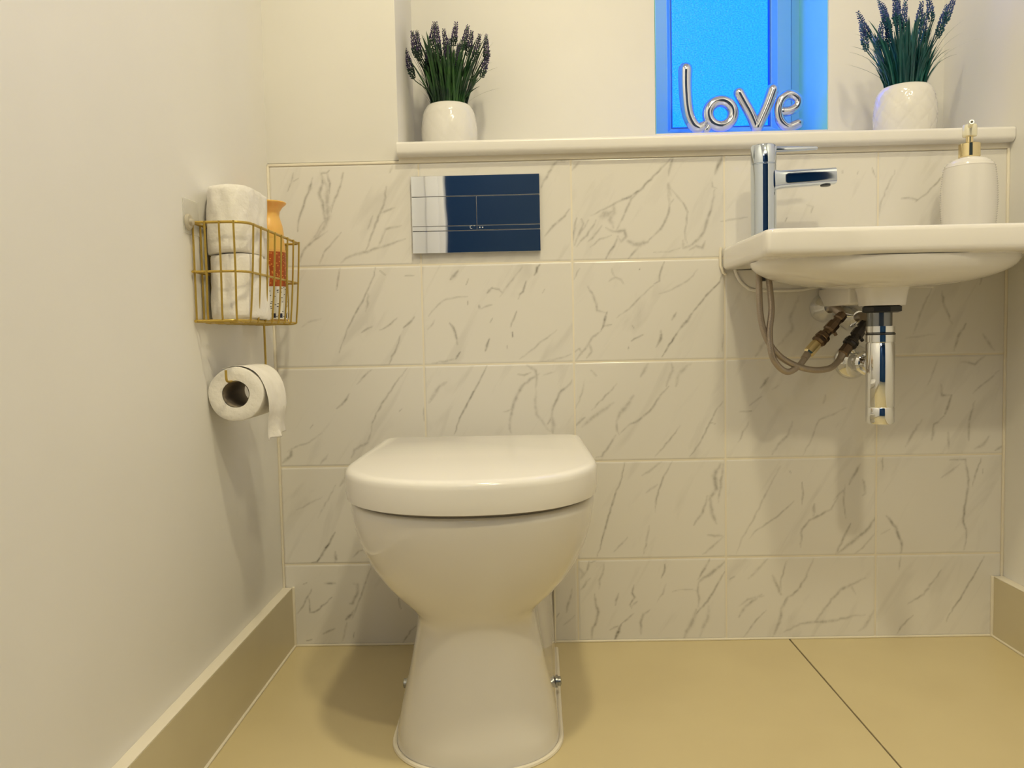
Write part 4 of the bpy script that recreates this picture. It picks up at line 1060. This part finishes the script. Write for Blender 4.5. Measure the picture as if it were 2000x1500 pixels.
# air freshener bottle
YEL = node_mat('amber_yellow_plastic', (.85, .50, .13), .3, Subsurface_Weight=.25)
bsx, bsy = .0425, -.142
fr = thing('air_freshener', 'yellow hourglass air freshener with orange and white label in the basket', 'air freshener', (bsx, bsy, .659))
bm = bmesh.new()
lathe(bm, [(.020, 0), (.0275, .001), (.0290, .004), (.0290, .120), (.0285, .135), (.0270, .148)], (bsx, bsy, .6605), n=48, cap1=True); link('container', bm, YEL, fr)
bm = bmesh.new()
lathe(bm, [(.0270, .148), (.0272, .158), (.0255, .172), (.0225, .182), (.0205, .190), (.0215, .198), (.0265, .206), (.0325, .211), (.0335, .213), (.0325, .2145), (.010, .216)], (bsx, bsy, .6605), n=48); link('cap', bm, YEL, fr)
def label_mat():
    m = node_mat('printed_label', rough=.4); b = bsdf(m)
    tc = add(m, 'ShaderNodeTexCoord'); sp = add(m, 'ShaderNodeSeparateXYZ'); lk(m, tc.outputs['UV'], sp.inputs[0])
    def stripes(sx, sy, thr, seed, sqz=1.):
        mp = add(m, 'ShaderNodeMapping'); mp.inputs['Scale'].default_value = (sx, sy, 1); mp.inputs['Location'].default_value = (seed, seed, 0); lk(m, tc.outputs['UV'], mp.inputs[0])
        n = add(m, 'ShaderNodeTexVoronoi'); n.distance = 'CHEBYCHEV'; n.inputs['Scale'].default_value = 1; n.inputs['Randomness'].default_value = .8; lk(m, mp.outputs[0], n.inputs['Vector'])
        t = add(m, 'ShaderNodeMath', operation='LESS_THAN'); t.inputs[1].default_value = thr; lk(m, n.outputs['Distance'], t.inputs[0]); return t.outputs[0]
    def mixc(f, a, b2):
        x = add(m, 'ShaderNodeMixRGB'); 
        for i, c in ((1, a), (2, b2)):
            if isinstance(c, tuple): x.inputs[i].default_value = (*c, 1)
            else: lk(m, c, x.inputs[i])
        lk(m, f, x.inputs[0]); return x.outputs[0]
    def step(v, lo, hi):
        a = add(m, 'ShaderNodeMath', operation='GREATER_THAN'); a.inputs[1].default_value = lo; lk(m, v, a.inputs[0])
        c = add(m, 'ShaderNodeMath', operation='LESS_THAN'); c.inputs[1].default_value = hi; lk(m, v, c.inputs[0])
        d = add(m, 'ShaderNodeMath', operation='MULTIPLY'); lk(m, a.outputs[0], d.inputs[0]); lk(m, c.outputs[0], d.inputs[1]); return d.outputs[0]
    orange = mixc(stripes(38, 34, .26, 3.1), (.42, .085, .012), (.72, .30, .06))
    white = mixc(stripes(26, 44, .22, 9.7), (.80, .79, .75), (.03, .03, .04))
    base = mixc(step(sp.outputs[1], .47, 1.1), white, orange)
    base = mixc(step(sp.outputs[1], .965, 1.1), base, (.80, .45, .12))
    wv = add(m, 'ShaderNodeMath', operation='FRACT'); w2 = add(m, 'ShaderNodeMath', operation='MULTIPLY'); w2.inputs[1].default_value = 14; lk(m, sp.outputs[0], w2.inputs[0]); lk(m, w2.outputs[0], wv.inputs[0])
    f1 = step(wv.outputs[0], .2, .75); f2 = step(sp.outputs[1], .02, .085); ml = add(m, 'ShaderNodeMath', operation='MULTIPLY'); lk(m, f1, ml.inputs[0]); lk(m, f2, ml.inputs[1])
    base = mixc(ml.outputs[0], base, (.012, .014, .05))
    lk(m, base, b.inputs['Base Color']); return m
bm = bmesh.new(); uvl = bm.loops.layers.uv.new('UVMap'); n = 64
ra = [bm.verts.new((bsx+.0294*math.cos(2*pi*i/n), bsy+.0294*math.sin(2*pi*i/n), .6640)) for i in range(n)]
rb_ = [bm.verts.new((bsx+.0294*math.cos(2*pi*i/n), bsy+.0294*math.sin(2*pi*i/n), .7890)) for i in range(n)]
for i in range(n):
    f = bm.faces.new((ra[i], ra[(i+1) % n], rb_[(i+1) % n], rb_[i]))
    for lp, uv in zip(f.loops, ((i/n, 0), ((i+1)/n, 0), ((i+1)/n, 1), (i/n, 1))): lp[uvl].uv = uv
link('label', bm, label_mat(), fr)

# hanging roll with its loose sheet
hx, hz = .0455, .5430; RR = .0435; y0r, y1r = -.348, -.246
hr = thing('toilet_roll', 'loose toilet roll hanging below the gold basket with a trailing sheet', 'toilet roll', (hx, (y0r+y1r)/2, hz))
bm = bmesh.new(); n = 72; loops = []
def wobr(a): return RR+.0006*math.sin(2*a+1)+.0004*math.sin(5*a)
def ringy(r, y, f=None): return [(hx+(f(2*pi*i/n) if f else r)*math.cos(2*pi*i/n), y, hz+(f(2*pi*i/n) if f else r)*math.sin(2*pi*i/n)) for i in range(n)]
prof = [(.0215, y0r+.001), (.030, y0r), (RR-.002, y0r), (RR-.0004, y0r+.0012), (RR, y0r+.003), (RR, y1r-.003), (RR-.0004, y1r-.0012), (RR-.002, y1r), (.0215, y1r-.001)]
loops = [ringy(0, y, (lambda a, r=r: r*wobr(a)/RR)) for r, y in prof]
rings = [[bm.verts.new(p) for p in lp] for lp in loops]
for a, b in zip(rings, rings[1:]):
    for i in range(n): bm.faces.new((a[i], a[(i+1) % n], b[(i+1) % n], b[i]))
for i in range(n): bm.faces.new((rings[-1][i], rings[-1][(i+1) % n], rings[0][(i+1) % n], rings[0][i]))
link('paper_roll', bm, PAPER, hr)
bm = bmesh.new(); lathe(bm, [(.0212, 0), (.0212, y1r-y0r-.003)], (hx, y0r+.0015, hz), n=40, axis='Y', cap0=False, cap1=False)
lathe(bm, [(.0206, 0), (.0206, y1r-y0r-.003)], (hx, y0r+.0015, hz), n=40, axis='Y', cap0=False, cap1=False)
link('cardboard_core', bm, CARD, hr)
# sheet: leaves the top of the roll, bulges outwards, hangs down
bm = bmesh.new(); rows = []; NY = 24
path = [(hx-.020, hz+.0408), (hx+.0, hz+.0445), (hx+.018, hz+.0425), (hx+.034, hz+.0325), (hx+.045, hz+.014), (hx+.0505, hz-.008), (hx+.051, hz-.028), (hx+.048, hz-.045), (hx+.047, hz-.060), (hx+.049, hz-.0735)]
P = catmull([(x, 0, z) for x, z in path], 6)
for k, p in enumerate(P):
    t = k/(len(P)-1); row = []
    for j in range(NY+1):
        s = j/NY; y = y0r+.001+(y1r-y0r-.001)*s - .004*t*(s-.5)*2
        wv = t*t*(.0030*math.sin(7*s+4*t)+.0022*math.sin(13*s-6*t+1))
        zz = p.z + (.0015*math.sin(9*s)*t**6)+ t**3*.004*(s-.5)
        row.append(bm.verts.new((p.x+wv, y, zz)))
    rows.append(row)
for a, b in zip(rows, rows[1:]):
    for j in range(NY): bm.faces.new((a[j], a[j+1], b[j+1], b[j]))
sh = link('loose_sheet', bm, PAPER, hr, angle=180)
md = sh.modifiers.new('thickness', 'SOLIDIFY'); md.thickness = .0004

for o in lamp_objs: pass
